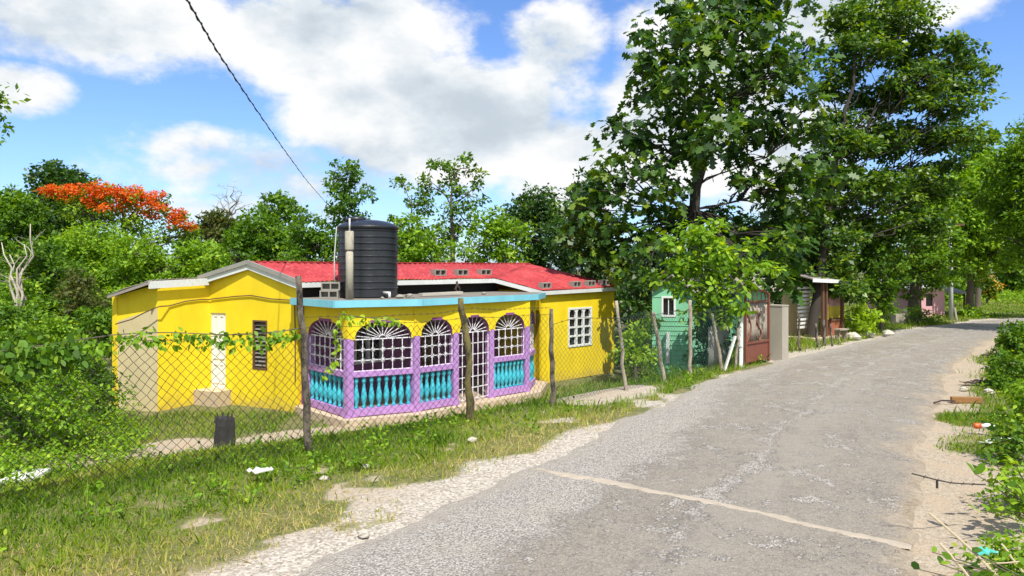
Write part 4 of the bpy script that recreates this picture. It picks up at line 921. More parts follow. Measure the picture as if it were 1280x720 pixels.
def post(mb, pts, r, n=9, rough=.35): 
    k = len(pts); mb.tube(pts, list(np.linspace(r*1.1, r*.85, k)), n, rough); return mb
def crook(base, top, k=7, wob=.013):
    base = np.asarray(base, float); top = np.asarray(top, float)
    return [base-v3(0, 0, .3)]+[base+(top-base)*i/k+v3(random.gauss(0, wob), random.gauss(0, wob), 0)*(1 if 0 < i < k else .3) for i in range(k+1)]
fence = thing('chain_link_fence', 'rusty chain link fence on dark rough posts in front of the yellow house', 'fence', E(Fp(381), 0))
vs, fs = netting(Fs(0)-3.2, Fs(588), 1.56, .058, .0046, .03, .02); npobj('netting', vs, fs, 'wire', fence); vs, fs = netting(Fs(588)+.06, Fs(689)+.02, 1.52, .058, .0032, .03, .02); npobj('netting', vs, fs, 'wire', fence)
def posttop(px, py, Y): return at(px, py, Y)
def fpost(root, name, pxb, pyb, pxt, pyt, r, mat, mid=None, off=0., label=None):
    b = Fp(pxb); Y = b[1]; zb = gz(b[0], Y); base = v3(b[0], b[1]-.05, zb); top = at(pxt, pyt, Y-.05); 
    if mid is not None:
        m1 = at(mid[0], mid[1], Y-.05); pts = crook(base, m1, 4, .015)+crook(m1, top, 4, .015)[2:]
    else: pts = crook(base, top)
    o = obj(name, post(MB(), pts, r), mat, root, smooth_=True)
    if label: o['label'] = label
    return o
fpost(fence, 'post', 387, 562, 374, 345, .043, 'postwood', (380, 440), label='tall grey bark post with peeling top')
fpost(fence, 'post', 588, 529, 575, 373, .056, 'mossypost', (584, 430), label='crooked mossy post')
fpost(fence, 'post', 690, 515, 689, 386, .042, 'postwood')
b = Fp(381)-FD*5.2; obj('post', post(MB(), crook(E(b, 0), E(b, 1.9)), .05), 'postwood', fence, smooth_=True)
mb = MB()
def strand(mb, sa, sb, z, r=.004, sag=.05, n=40):
    pts = []
    for i in range(n+1):
        s = sa+(sb-sa)*i/n; p = F0+FD*s+v3(-FD[1], FD[0])*.06*math.sin(s*1.4); pts.append(E(p, z-sag*abs(math.sin(s*1.1))+.01*math.sin(s*5)))
    mb.tube(pts, r, 4)
    for i in range(2, n, 1):
        p = pts[i]; mb.tube([p-v3(.02, 0, .02), p+v3(.02, 0, .02)], r*.7, 3); mb.tube([p-v3(.02, 0, -.02), p+v3(.02, 0, -.02)], r*.7, 3)
strand(mb, Fs(381), Fs(689), 1.72, .0026); strand(mb, Fs(0)-3, Fs(689), 1.585, .0032, .03, 60)
obj('barbed_wire', mb, 'wire', fence)
fence2 = thing('wire_fence', 'sagging green wire fence on pale leaning sticks beside the mint house', 'fence', E(Fp(830), 0))
vs, fs = netting(Fs(689)+.08, Fs(925), 1.42, .050, .0030, .06, .0); npobj('netting', vs, fs, 'greenwire', fence2)
for a_ in ((782, 490, 770, 376, .036), (830, 468, 817, 390, .042), (863, 475, 862, 375, .042), (902, 466, 890, 392, .036), (918, 462, 924, 402, .03)): fpost(fence2, 'post', *a_, 'paleposts')
mb = MB(); strand(mb, Fs(689), Fs(925), 1.46, .004, .1); obj('barbed_wire', mb, 'wire', fence2)
b = Fp(926); tag(obj('painted_post', MB().obox(E(b, -.1)-v3(.05, .05), v3(.09, 0), v3(0, .09), v3(0, 0, 1.5)), 'white', origin=E(b, 0)), 'squared white post at the left side of the rusty gate', 'post')
b = Fp(908); tag(obj('prop_stick', MB().bar(v3(b[0]-.1, b[1]-.2, 0), at(919, 420, b[1]-.15), .07, .04), 'white', origin=v3(b[0], b[1]-.2, 0)), 'slanting whitish stick leaning against the fence by the gate', 'stick')
z0 = Fp(903)+v3(-.2, .5); tag(obj('zinc_sheet', sheet(E(z0, .95), E(z0+FD*1.0, .95), E(z0+FD*1.0, -.05), E(z0, -.05), 80, 3, .012, .09), 'zinc', origin=E(z0, 0), smooth_=True), 'upright grey corrugated zinc sheet left of the rusty gate', 'zinc sheet')
solid(bpy.data.objects['zinc_sheet'], .006)
# vines
def vine(label, path, dens, spread, size, drop, mat='bright', name='fence_vine'):
    path = [np.asarray(p, float) for p in path]; root = thing(name, label, 'vine', path[0]); mb = MB(); mb.tube(path, .006, 5)
    P = []
    for a_, b_ in zip(path[:-1], path[1:]):
        L = np.linalg.norm(b_-a_); k = int(L*dens)
        for _ in range(k):
            t = random.random(); P.append(a_+(b_-a_)*t+v3(random.gauss(0, spread*.5), random.gauss(0, spread*.5), random.gauss(-drop*.3, spread)))
    P = np.array(P); n_ = len(P); obj('stem', mb, 'bark', root)
    ax = unit(rng.normal(size=(n_, 3))*.6+np.array([.1, -.2, -.75])); nr = unit(np.array([.1, -.9, .55])+rng.normal(size=(n_, 3))*.45)
    vs, fs, rn = leaves(P, ax, nr, size*(.55+.8*rng.random(n_)), np.clip(rng.beta(2, 2, n_), 0, 1), 'oval'); npobj('foliage', vs, fs, 'leaf_'+mat, root, attrs={'rnd': rn}); return root
sA = Fs(0)-1.5; pts = [E(F0+FD*s-v3(-FD[1], FD[0])*.04, 1.60+.05*math.sin(s*2.3)) for s in np.linspace(sA, Fs(372), 16)]
vine('leafy vine smothering the top of the fence at far left', pts[:8], 420, .085, .105, .30, 'mid')
vine('thinner vine trailing along the fence top in front of the beige wall', pts[7:], 150, .055, .075, .2, 'bright')
Yp = Fp(420)[1]-.1
vine('vine hanging down from the barbed wire beside the tall grey post', [at(500, 399, Yp+.9), at(455, 397, Yp+.4), at(424, 392, Yp), at(420, 415, Yp), at(422, 440, Yp-.03), at(413, 455, Yp-.05), at(404, 472, Yp-.05)], 60, .03, .075, .1, 'lime')
# charred stump
sb = at(280, 553, 11.2); sb[2] = gz(sb[0], 11.2)
mb = MB(); mb.tube([sb-v3(0, 0, .2), sb, sb+v3(.01, 0, .2), sb+v3(.01, 0, .42), sb+v3(.02, 0, .52)], [.20, .18, .155, .15, .13], 13, .3)
for k in range(9):
    a_ = k*.7; mb.tube([sb+v3(.11*math.cos(a_), .11*math.sin(a_), .45), sb+v3(.12*math.cos(a_), .12*math.sin(a_), .54+.06*random.random())], [.035, .008], 5, .3)
tag(obj('tree_stump', mb, 'char', origin=sb), 'charred black tree stump in the yard behind the fence', 'stump')

# ------------------------------------------------------------------ gate, pillar, mint house
ga, gb = Fp(931), Fp(961); gdv, gL_ = dirxy(ga, gb); gn = nrm_out(ga, gb)
gate = thing('metal_gate', 'rusty red metal gate with ribbed zinc panels beside the grey pillar', 'gate', E(ga, 0))
gt = lambda s, z, o=0.: ga+gdv*s+gn*o+v3(0, 0, z)
mb = MB()
for s in (0, gL_-.05): mb.obox(gt(s, 0, .03), gdv*.05, -gn*.05, v3(0, 0, 1.72))
mb.obox(gt(.05, 0.06, .025), gdv*(gL_-.1), -gn*.04, v3(0, 0, .05)); mb.obox(gt(.05, .5, .025), gdv*(gL_-.1), -gn*.04, v3(0, 0, .05)); mb.obox(gt(.05, 1.5, .025), gdv*(gL_-.1), -gn*.04, v3(0, 0, .05))
mb.tube([gt(gL_/2-gL_/2*math.cos(t), 1.62+.18*math.sin(t)) for t in np.linspace(0, math.pi, 11)], .03, 6)
mb.tube([gt(.1+.35*math.sin(t)*.6, .55+t*.22) for t in np.linspace(0, 3.4, 12)], .022, 5); mb.tube([gt(.75+.12*math.sin(t*2), .55+t*.2) for t in np.linspace(0, 3.6, 12)], .022, 5)
for s in np.linspace(.2, gL_-.2, 5): mb.tube([gt(s, 1.55), gt(s, 1.72)], .012, 5)
obj('gate_frame', mb, 'rust', gate)
obj('lower_panel', MB().obox(gt(.05, .11, .0), gdv*(gL_-.1), -gn*.01, v3(0, 0, .39)), 'rust', gate)
sh = sheet(gt(.05, 1.5, -.02), gt(gL_-.05, 1.5, -.02), gt(gL_-.05, .55, -.02), gt(.05, .55, -.02), 90, 3, .0, 1); sh.v = [tuple(np.array(p)-gn*(.015*math.sin(((np.array(p)-ga)@gdv)*2*math.pi/.10))) for p in sh.v]
solid(obj('zinc_panel', sh, 'gatezinc', gate, smooth_=True), .004)
pc = Fp(972); pill = thing('gate_pillar', 'square grey concrete gate pillar beside the rusty gate', 'pillar', E(pc, 0))
mb = MB(); mb.obox(E(pc, -.2)-U*.19-V*.21, U*.36, V*.42, v3(0, 0, 1.57)); obj('shaft', mb, 'concrete', pill)
obj('cap', MB().obox(E(pc, 1.37)-U*.20-V*.22, U*.38, V*.44, v3(0, 0, .03)), 'concrete', pill)
# mint house
mh = at(862, 459, 20.2); mh = E(mh, -.25); md = v3(-.985, .17); me_ = v3(.75, .66)
mint = thing('mint_house', 'small mint green boarded house behind the pale lime tree', 'house', mh)
gwid = 1.0
mb = MB(); mi = -nrm_out(mh+md*gwid, mh)
def mpt(s, z, o=0.): return mh+md*(gwid-s)-mi*o+v3(0, 0, z+.0)
zt = 1.95
w0_, w1_ = .30, .58; wz0, wz1 = 1.32, 1.78
mb = MB(); wall(mb, mh+md*gwid, mh, -.3, zt, [(w0_, w1_, wz0, wz1)], .1)
mb.prism([mpt(0, zt), mpt(gwid, zt), mpt(gwid, zt+.02), mpt(gwid*.5, zt+.42), mpt(0, zt+.02)], mi*.1)
for k in range(16):
    z = -.15+k*.13
    if wz0-.1 < z < wz1: continue
    mb.obox(mpt(0.002, z, .012), -md*(gwid-.004), mi*.010, v3(0, 0, .02))
obj('wall', mb, 'mint', mint)
mb = MB(); wall(mb, mh, mh+me_*4.2, -.3, zt+.02, [(1.2, 1.9, -.3, 1.5)], .1); obj('wall', mb, 'mint', mint)
wn = obj('window', MB().obox(mpt(w0_, wz0, -.06), -md*(w1_-w0_), mi*.02, v3(0, 0, wz1-wz0)), 'glass', mint)
mb = MB()
for s in (w0_-.05, w1_): mb.obox(mpt(s, wz0-.05, .014), -md*.05, mi*.06, v3(0, 0, wz1-wz0+.1))
for z in (wz0-.05, wz1): mb.obox(mpt(w0_, z, .014), -md*(w1_-w0_), mi*.06, v3(0, 0, .05))
mb.obox(mpt((w0_+w1_)/2-.012, wz0, -.02), -md*.024, mi*.03, v3(0, 0, wz1-wz0)); obj('frame', mb, 'white', wn)
obj('door', MB().obox(mh+me_*1.2+mi*.05+v3(0, 0, -.3), me_*.7, mi*.04, v3(0, 0, 1.8)), 'brownwood', mint)
obj('plank_strip', MB().obox(mpt(.37, .0, .03), -md*.10, mi*.02, v3(0, 0, .85)), 'fascia', mint)
mid = mpt(gwid*.5, zt+.44, .2); rb = me_*4.6
mb = MB(); mb.prism([mid, mpt(-.04, zt-.0, .12), mpt(-.04, zt+.03, .12), mid+v3(0, 0, .03)], rb); mb.prism([mid, mpt(gwid+.2, zt-.06, .2), mpt(gwid+.2, zt-.03, .2), mid+v3(0, 0, .03)], rb); obj('roof', mb, 'oldroof', mint)

# ------------------------------------------------------------------ roadside shack
sk = at(1000, 425, 24.6); sk = E(sk, 0); sd = v3(.80, .60); sn = nrm_out(sk, sk+sd)
shack = thing('roadside_shack', 'wooden roadside shack with pink and yellow walls and brown porch posts', 'shack', sk)
def spt(s, z, o=0.): return sk+sd*s+sn*o+v3(0, 0, z)
obj('floor', MB().obox(spt(-.3, -.2, .7), sd*2.6, -sn*2.4, v3(0, 0, .28)), 'plinth', shack)
mb = MB()
for k in range(11): mb.obox(spt(-.15, .35+k*.13, .02), sd*.95, -sn*.03, v3(0, 0, .075))
obj('slat_screen', mb, 'white', shack)
obj('inner_wall', MB().obox(spt(-.2, .08, -.5), sd*1.6, -sn*.06, v3(0, 0, 1.7)), 'cream', shack)
obj('upper_wall', MB().obox(spt(1.45, 1.05, .20), sd*.95, -sn*.08, v3(0, 0, .80)), 'pink', shack)
obj('lower_wall', MB().obox(spt(1.45, .08, .20), sd*.95, -sn*.08, v3(0, 0, .97)), 'shackyellow', shack)
pr = MB(); pr.prism([spt(.5, .62, .45), spt(.95, .62, .45), spt(.95, 1.12, .45), spt(.76, 1.08, .45)], -sn*.03); obj('slanted_board', pr, 'shackyellow', shack)
obj('counter', MB().obox(spt(1.1, .08, .46), sd*.8, -sn*.4, v3(0, 0, .50)), 'brick', shack)
obj('counter_top', MB().obox(spt(1.05, .583, .50), sd*.9, -sn*.5, v3(0, 0, .05)), 'brownwood', shack)
for s in (.45, .66, 1.66): obj('post', MB().obox(spt(s, .08, .55), sd*.09, -sn*.09, v3(0, 0, 1.85)), 'brownwood', shack)
mb = MB(); mb.prism([spt(-.4, 1.98, .68), spt(1.85, 1.90, .68), spt(1.85, 1.94, .68), spt(-.4, 2.02, .68)], -sn*2.6+v3(0, 0, .55)); obj('roof', mb, 'oldroof', shack)
mb = MB(); mb.prism([spt(-.4, 1.90, .69), spt(1.85, 1.82, .69), spt(1.85, 1.935, .69), spt(-.4, 2.015, .69)], sn*.03); obj('eave_board', mb, 'white', shack)
mb = MB(); mb.obox(spt(.35, .34, 1.2), sd*.55, -sn*.25, v3(0, 0, .04)); 
bench = thing('bench', 'low pale wooden bench standing before the shack', 'bench', spt(.6, 0, 1.1)); obj('seat', mb, 'paleposts', bench)
for s in (.38, .83): obj('leg', MB().obox(spt(s, -.05, 1.15), sd*.05, -sn*.16, v3(0, 0, .388)), 'paleposts', bench)
GSt = 'rough sticks before the shack'
for px, py, pt_, r, lab in ((1000, 438, 392, .035, 'thin stick post right of the concrete pillar'), (1022, 434, 404, .04, 'short stick left of the shack porch posts'), (1031, 432, 400, .045, 'stick post directly before the shack porch'), (1040, 432, 405, .03, 'thin dark stick by the shack counter')):
    Yk = H*FPX/(py-HY); b = at(px, py, Yk); b[2] = gz(b[0], Yk); tag(obj('stick_post', post(MB(), crook(b, at(px-2, pt_, Yk), 5, .02), r, 6), 'postwood', origin=b, smooth_=True), lab, 'stick', GSt)

# ------------------------------------------------------------------ far pink house, lean-to, pole, wall
ph = E(at(1139, 405, 35.5), 0); pd = v3(.92, .39); pn = nrm_out(ph, ph+pd)
pinkh = thing('pink_house', 'distant pink house with a pale sloping roof beside the road', 'house', ph)
mb = MB(); wall(mb, ph, ph+pd*2.3, -.2, 1.35, [(1.0, 1.5, .5, 1.1)], .1); obj('wall', mb, 'pink', pinkh)
mb = MB(); wall(mb, ph-pn*2.5, ph, -.2, 1.35, (), .1); obj('wall', mb, 'pink', pinkh)
obj('window', MB().obox(ph+pd*1.0-pn*.06+v3(0, 0, .5), pd*.5, -pn*.02, v3(0, 0, .6)), 'glass', pinkh)
mb = MB(); mb.prism([ph-pd*.3+pn*.3+v3(0, 0, 1.30), ph+pd*2.5+pn*.3+v3(0, 0, 1.5), ph+pd*2.5+pn*.3+v3(0, 0, 1.58), ph-pd*.3+pn*.3+v3(0, 0, 1.38)], -pn*3+v3(0, 0, .3)); obj('roof', mb, 'fascia', pinkh)
lt = E(at(1172, 403, 37), 0); lean = thing('open_shed', 'open dark shed with thin posts behind the white pole', 'shed', lt)
mb = MB(); mb.prism([lt+v3(0, 0, 1.15), lt+pd*2.3+v3(0, 0, 1.02), lt+pd*2.3+v3(0, 0, 1.1), lt+v3(0, 0, 1.23)], -pn*2.+v3(0, 0, .5)); obj('roof', mb, 'oldroof', lean)
for s in (.1, 1.1, 2.1): obj('post', MB().obox(lt+pd*s-pn*.1, pd*.07, -pn*.07, v3(0, 0, 1.08)), 'brownwood', lean)
obj('back_wall', MB().obox(lt+pd*.1-pn*1.9, pd*2.1, -pn*.05, v3(0, 0, 1.5)), 'brownwood', lean)
lw = E(at(1120, 408, 31), 0); tag(obj('garden_wall', MB().obox(lw-v3(0, 0, .2), pd*.75, v3(-.1, .22), v3(0, 0, .62)), 'concrete', origin=lw), 'short pale concrete wall below the pink house', 'wall')
ub = E(at(1189, 400, 33.6), 0); pole = thing('utility_pole', 'slim white concrete utility pole beside the far road', 'pole', ub)
obj('shaft', MB().tube([ub-v3(0, 0, .3), ub+v3(-.02, 0, 2.4), ub+v3(-.05, 0, 4.6)], [.095, .085, .07], 12), 'fascia', pole, smooth_=True)
obj('cross_arm', MB().bar(ub+v3(-.6, 0.1, 4.3), ub+v3(.5, -.1, 4.3), .09, .1), 'brownwood', pole)
obj('stay_brace', MB().tube([ub+v3(.18, -.1, 0), ub+v3(.12, -.05, .55)], .05, 7), 'concrete', pole)
# overhead service cable
pa = at(234, 0, 6.2); pe = at(406, 252, 35.); pts = []
p0 = pa+(pa-at(300, 108, 8.6))*.9
for i in range(61):
    t = i/60; 
    pts.append(t)
k1 = [(196, -60, 5.2), (234, 0, 6.2), (270, 62, 7.8), (310, 122, 10.6), (350, 180, 15.5), (382, 224, 23), (407, 253, 36)]
ys = np.array([k[2] for k in k1]); tt = np.linspace(0, 1, len(k1)); ti = np.linspace(0, 1, 140)
pxs = np.interp(ti, tt, [k[0] for k in k1]); pys = np.interp(ti, tt, [k[1] for k in k1]); Ys = np.interp(ti, tt, 1/ys)
for _ in range(12):
    for arr in (pxs, pys): arr[1:-1] = .5*arr[1:-1]+.25*(arr[:-2]+arr[2:])
pth = [at(a_, b_, 1/c_) for a_, b_, c_ in zip(pxs, pys, Ys)]
mb = MB(); mb.tube(pth, .0075, 5)
hel = [p+v3(.011*math.cos(i*1.3), 0, .011*math.sin(i*1.3)) for i, p in enumerate(pth)]; mb.tube(hel, .006, 5)
tag(obj('overhead_cable', mb, 'cable', origin=pth[0]), 'twisted black cable running from overhead to the trees behind the house', 'cable')

# ------------------------------------------------------------------ litter, stones and sticks
def gpt(px, py, zb=0.):
    Y = (H-zb)*FPX/(py-HY); return v3((px-640)/FPX*Y, Y, zb)
def sheetlet(name, label, cat, p, l, w, mat, rot=0., th=.012):
    d = v3(math.cos(rot), math.sin(rot)); n_ = v3(-d[1], d[0]); mb = MB(); k = 6; vs = []
    for j in range(4):
        for i in range(k): vs.append(p+d*(i/(k-1)-.5)*l+n_*(j/3-.5)*w+v3(0, 0, .03+.012*math.sin(i*1.9+j)+.02*random.random())+d*random.gauss(0, l*.06)+n_*random.gauss(0, w*.10))
    mb.add(vs, [(j*k+i, j*k+i+1, (j+1)*k+i+1, (j+1)*k+i) for j in range(3) for i in range(k-1)])
    return tag(solid(obj(name, mb, mat, origin=p), th), label, cat)
p = gpt(325, 598, .05); sheetlet('paper_scrap', 'crumpled white paper lying on the grass verge', 'paper', p+v3(0, 0, .05), .24, .16, 'paper', .3)
p = at(22, 566, 11.6); p[2] = gz(p[0], p[1])+.03
tag(obj('white_board', MB().obox(p+v3(-.25, -.1, 0), v3(.52, .05, .03), v3(.08, .32, .08), v3(0, 0, .05)), 'paper', origin=p), 'white board lying flat on the ground behind the left fence', 'board')
for k, (px, py, r, mt, lab) in enumerate(((590, 552, .07, 'stone', 'single pale stone in the grass below the crooked post'), (457, 585, .05, 'stone', 'small pale stone on the verge below the purple pier'), (405, 600, .05, 'stone', 'small stone on the dry grass near the white paper'),
        (1081, 421, .32, 'stone', 'pale boulder on the verge under the lime bush'), (1066, 424, .25, 'stone', 'darker low boulder left of the pale one'), (1110, 420, .22, 'stone', 'flat stone at the foot of the thin stemmed tree'),
        (1205, 488, .07, 'stone', 'stone near the dark rubbish on the right road edge'), (1236, 492, .10, 'stone', 'pale stone under the right hand bush'), (455, 670, .06, 'stone', 'small flat stone on the gravel edge'))):
    p = gpt(px, py); tag(obj('stone', MB().rock(p+v3(0, 0, r*.35), r, k+20), mt, origin=p), lab, 'stone')
p = gpt(1208, 503); mb = MB(); mb.obox(p+v3(-.26, -.02, 0), v3(.5, -.06, .0), v3(.04, .13, 0), v3(0, 0, .09)); tag(obj('broken_plank', mb, 'plank', origin=p), 'broken brown wooden block on the right edge of the road', 'wood')
p = gpt(1178, 505); tag(obj('dark_twig', MB().tube(bend(p+v3(-.15, 0, .02), p+v3(.25, .05, .04), .05, 4, .1), .015, 5), 'flipflop', origin=p), 'dark twig lying left of the broken brown block', 'twig')
for k, (px, py, lab) in enumerate(((1215, 481, 'dark scrap of rubbish beyond the brown block'), (1226, 479, 'dark scrap of rubbish touching the bush beyond the brown block'), (1232, 446, 'dark rubbish farthest along the right road edge'), (1245, 445, 'blackish rubbish heap beside the farthest bush'))):
    p = gpt(px, py); sheetlet('rubbish_scrap', lab, 'rubbish', p, .35, .18, 'flipflop', .4*k)
p = gpt(1226, 543); bt = thing('plastic_bottle', 'clear whitish bottle with an orange end lying in the right grass', 'bottle', p)
dv = v3(.93, -.2, .03); dv /= np.linalg.norm(dv)
obj('body', MB().tube([p+v3(0, 0, .12)+dv*s for s in (.0, .01, .10, .13, .17)], [.03, .038, .038, .03, .018], 12), 'pvc', bt, smooth_=True)
obj('cap', MB().tube([p+v3(0, 0, .12)-dv*.09, p+v3(0, 0, .12)-dv*.07, p+v3(0, 0, .12)-dv*.002], [.03, .042, .04], 12), 'orange', bt, smooth_=True)
p = gpt(1238, 556); sheetlet('packaging', 'pale torn packaging below the orange ended bottle', 'rubbish', p, .3, .1, 'paper', .5); p = gpt(1262, 553); sheetlet('packaging', 'pale packaging strip right of the bottle under the bush', 'rubbish', p, .25, .1, 'paper', -.2)
p = at(1229, 692, 5.2); sheetlet('wrapper', 'crumpled aqua green wrapper among the plants at lower right', 'rubbish', p-v3(0, 0, .03), .16, .10, 'aqua', .2)
for k, (a_, b_, r, lab) in enumerate((((1162, 642, 5.3), (1262, 735, 4.7), .008, 'long pale dry cane slanting over the lower right plants'), ((1175, 680, 5.0), (1225, 740, 4.6), .009, 'short thick dry cane at the lower right corner'), ((1252, 680, 5.2), (1290, 730, 4.9), .007, 'dry cane at the right edge near the aqua wrapper'), ((1205, 708, 5.0), (1290, 702, 5.0), .005, 'thin dry cane lying level at the lower right'))):
    p, q_ = at(*a_), at(*b_); tag(obj('dry_cane', MB().tube(bend(p, q_, .02, 5, .03), r, 6), 'straw', origin=p), lab, 'dry cane', 'dry canes at the lower right')
p, q_ = at(1140, 592, 6.4), at(1232, 606, 6.6); mb = MB(); ps = bend(p, q_, -.03, 6, .02); mb.tube(ps, .006, 5)
for x in ps[1:6]: mb.tube([x+v3(-.01, 0, -.015), x, x+v3(.012, 0, .014)], .003, 4)
mb.tube([ps[2], ps[2]-v3(0, 0, .07)], .01, 5)
tag(obj('loose_wire', mb, 'wire', origin=p), 'loose strand of barbed wire sticking out of the right hand plants', 'wire')

# ------------------------------------------------------------------ grass and weeds
def scatter(x0, x1, y0, y1, dens):
    n = int((x1-x0)*(y1-y0)*dens); return x0+(x1-x0)*rng.random(n), y0+(y1-y0)*rng.random(n)
def frustum(X, Y, m=70): px = 640+X/Y*FPX; return (px > -m) & (px < 1280+m)
def clear(X, Y):                             # keep out of the house, slab and road
    fd = fence_d(X, Y); ok = ~((fd > 4.9) & (X > -4.9) & (X < 3.6) & (Y > 15.4))
    ok &= ~((X > -9.6) & (X < -4.9) & (Y > 17.2) & (Y < 27)); return ok
gv, gf_, gr_ = [], [], []; cnt = 0
def blades(X, Y, hgt, wid, rnd, lean=.45):
    global cnt
    n = len(X); Z = ground_z(X, Y)*sst(.1, 1.0, np.maximum(sdist(X, Y, LS), -sdist(X, Y, RS)))-.02
    th = rng.random(n)*2*np.pi; b = np.stack([np.cos(th), np.sin(th), np.zeros(n)], -1)
    ph = rng.random(n)*2*np.pi; flat_ = rng.random(n) < .28; l = (lean*rng.random(n)*hgt*np.where(flat_, 2.2, 1))[:, None]*np.stack([np.cos(ph), np.sin(ph), np.zeros(n)], -1)
    P = np.stack([X, Y, Z], -1); up = np.array([0, 0, 1.])
    v0 = P-b*wid[:, None]; v1 = P+b*wid[:, None]; hz = hgt*np.where(flat_, .38, 1.); rnd = np.where(flat_, np.clip(rnd+.22, 0, 1), rnd); mid = P+up*(hz*.55)[:, None]+l*.35
    v2 = mid+b*wid[:, None]*.7; v3_ = P+up*hz[:, None]*.95+l; v4 = mid-b*wid[:, None]*.7
    gv.append(np.stack([v0, v1, v2, v3_, v4], 1).reshape(-1, 3)); gf_.append(cnt+np.arange(n*5).reshape(-1, 5)); gr_.append(np.repeat(rnd, 5)); cnt += n*5
for x0, x1, y0, y1, den, hs, ws in ((-6.5, 6, 2.5, 7, 2300, 1., 1.), (-8, 8, 7, 12, 1500, 1.05, 1.15), (-11, 12, 12, 19, 600, 1.3, 1.5), (-4, 22, 19, 32, 230, 1.8, 2.3), (4, 48, 32, 62, 55, 1.6, 4.5)):
    X, Y = scatter(x0, x1, y0, y1, den); k = frustum(X, Y) & clear(X, Y); X, Y = X[k], Y[k]
    v = veg_amount(X, Y); dl_ = sdist(X, Y, LS); dr_2 = -sdist(X, Y, RS); fd_ = fence_d(X, Y)
    keep = (rng.random(len(X)) < np.clip(v*1.1-.05, 0, 1)) & ((dl_ > .12) | (dr_2 > .02)) & (fd_ < 9); X, Y, v, dl_, fd_ = X[keep], Y[keep], v[keep], dl_[keep], fd_[keep]
    n_ = fbm(X*1.1+4, Y*1.1+8)
    lush = np.where(dl_ > 0, sst(-1.9, -.1, fd_+1.8*(n_-.5))*np.where(fd_ > .5, .7, 1.), .75); lush = np.maximum(lush, sst(11, 15, Y)*.8)
    hg = (.018+.035*rng.random(len(X))+.055*lush*rng.random(len(X))+.10*(rng.random(len(X))**9))*hs*(.6+.8*n_)
    dry = np.clip(.73-.55*lush+.75*(fbm(X*.6+50, Y*.6)-.5)+.20*rng.normal(size=len(X)), 0, 1)
    blades(X, Y, hg, (.0028+.003*rng.random(len(X)))*ws*1.25, dry, .9)
go_ = npobj('grass', np.concatenate(gv), np.concatenate(gf_), 'leaf_grass', attrs={'rnd': np.concatenate(gr_)}); tag(go_, kind='stuff')
# broad-leaved weeds along the fence foot and the right side
X, Y = scatter(-9, 12, 4.5, 24, 3.6); fd_ = fence_d(X, Y); v = veg_amount(X, Y)
n_ = fbm(X*.8+13, Y*.8+2); dr_2 = -sdist(X, Y, RS)
k = frustum(X, Y) & clear(X, Y) & (v > .6) & (((fd_ > -1.5) & (fd_ < .8) & (n_ > .42)) | ((dr_2 > .35) & (n_ > .35))); X, Y = X[k], Y[k]
Zc = ground_z(X, Y); cent = np.stack([X, Y, Zc+.05], -1)
vs, fs, rn = clump_leaves(cent, .10+.16*rng.random(len(X)), 40, .050, .9, 'oval', -.1, -.02, rng, .9)
tag(npobj('weeds', vs, fs, 'leaf_bright', attrs={'rnd': rn}), kind='stuff')
# undergrowth around the left yard foot of the bushes
X, Y = scatter(-16, -3, 10.5, 22, 8); fd_ = fence_d(X, Y); k = (fd_ > 4.6) & (640+X/Y*FPX < 175) & clear(X, Y) & frustum(X, Y, 150) & (fbm(X*.7, Y*.7+31) > .38); X, Y = X[k], Y[k]
cent = np.stack([X, Y, ground_z(X, Y)+.1], -1); vs, fs, rn = clump_leaves(cent, .2+.2*rng.random(len(X)), 60, .075, .8, 'diamond', 0, 0, rng, 1.)
tag(npobj('undergrowth', vs, fs, 'leaf_bright', attrs={'rnd': rn}), kind='stuff')

X, Y = scatter(-62, 4, 25, 66, .75); k = frustum(X, Y, 150) & (Y > 25-.2*X*0) & ~((X > -10) & (Y < 30)); X, Y = X[k], Y[k]
cent = np.stack([X, Y, ground_z(X, Y)+.35], -1); vs, fs, rn = clump_leaves(cent, .7+.8*rng.random(len(X)), 70, .2, .8, 'diamond', 0, 0, rng, .9)
tag(npobj('hillside_undergrowth', vs, fs, 'leaf_mid', attrs={'rnd': rn}), kind='stuff')
X, Y = scatter(2, 60, 38, 70, .35); k = frustum(X, Y, 150) & (Y > 48); X, Y = X[k], Y[k]
cent = np.stack([X, Y, ground_z(X, Y)+.2], -1); vs, fs, rn = clump_leaves(cent, .5+.5*rng.random(len(X)), 50, .2, .8, 'diamond', 0, 0, rng, .6)
tag(npobj('field_growth', vs, fs, 'leaf_bright', attrs={'rnd': rn}), kind='stuff')
# ------------------------------------------------------------------ sky, sun, camera
SD = Vector((.16, -.50, .85)).normalized()
world = bpy.data.worlds.new('World'); bpy.context.scene.world = world; world.use_nodes = True
nt = world.node_tree; bg = nt.nodes['Background']
sky = nt.nodes.new('ShaderNodeTexSky'); sky.sky_type = 'NISHITA'; sky.sun_disc = False
sky.sun_elevation = math.asin(SD.z); sky.sun_rotation = math.atan2(SD.x, SD.y); sky.air_density = 1.0; sky.dust_density = .6; sky.ozone_density = 2.2
tc = nt.nodes.new('ShaderNodeTexCoord'); D = tc.outputs['Generated']
def vm(op, a, b=None, scale=None):
    n = nt.nodes.new('ShaderNodeVectorMath'); n.operation = op
    for i, x in enumerate((a, b)):
        if x is None: continue
        if isinstance(x, tuple): n.inputs[i].default_value = x
        else: nt.links.new(x, n.inputs[i])
    return n
def wn_(scale, detail, rough, off=(0, 0, 0), sc=(1, 1, 1.7)):
    mp = nt.nodes.new('ShaderNodeMapping'); mp.inputs['Scale'].default_value = sc; mp.inputs['Location'].default_value = off
    nt.links.new(D, mp.inputs[0]); n = N(nt, 'ShaderNodeTexNoise', Scale=scale, Detail=detail, Roughness=rough); nt.links.new(mp.outputs[0], n.inputs['Vector']); return n.outputs[0]
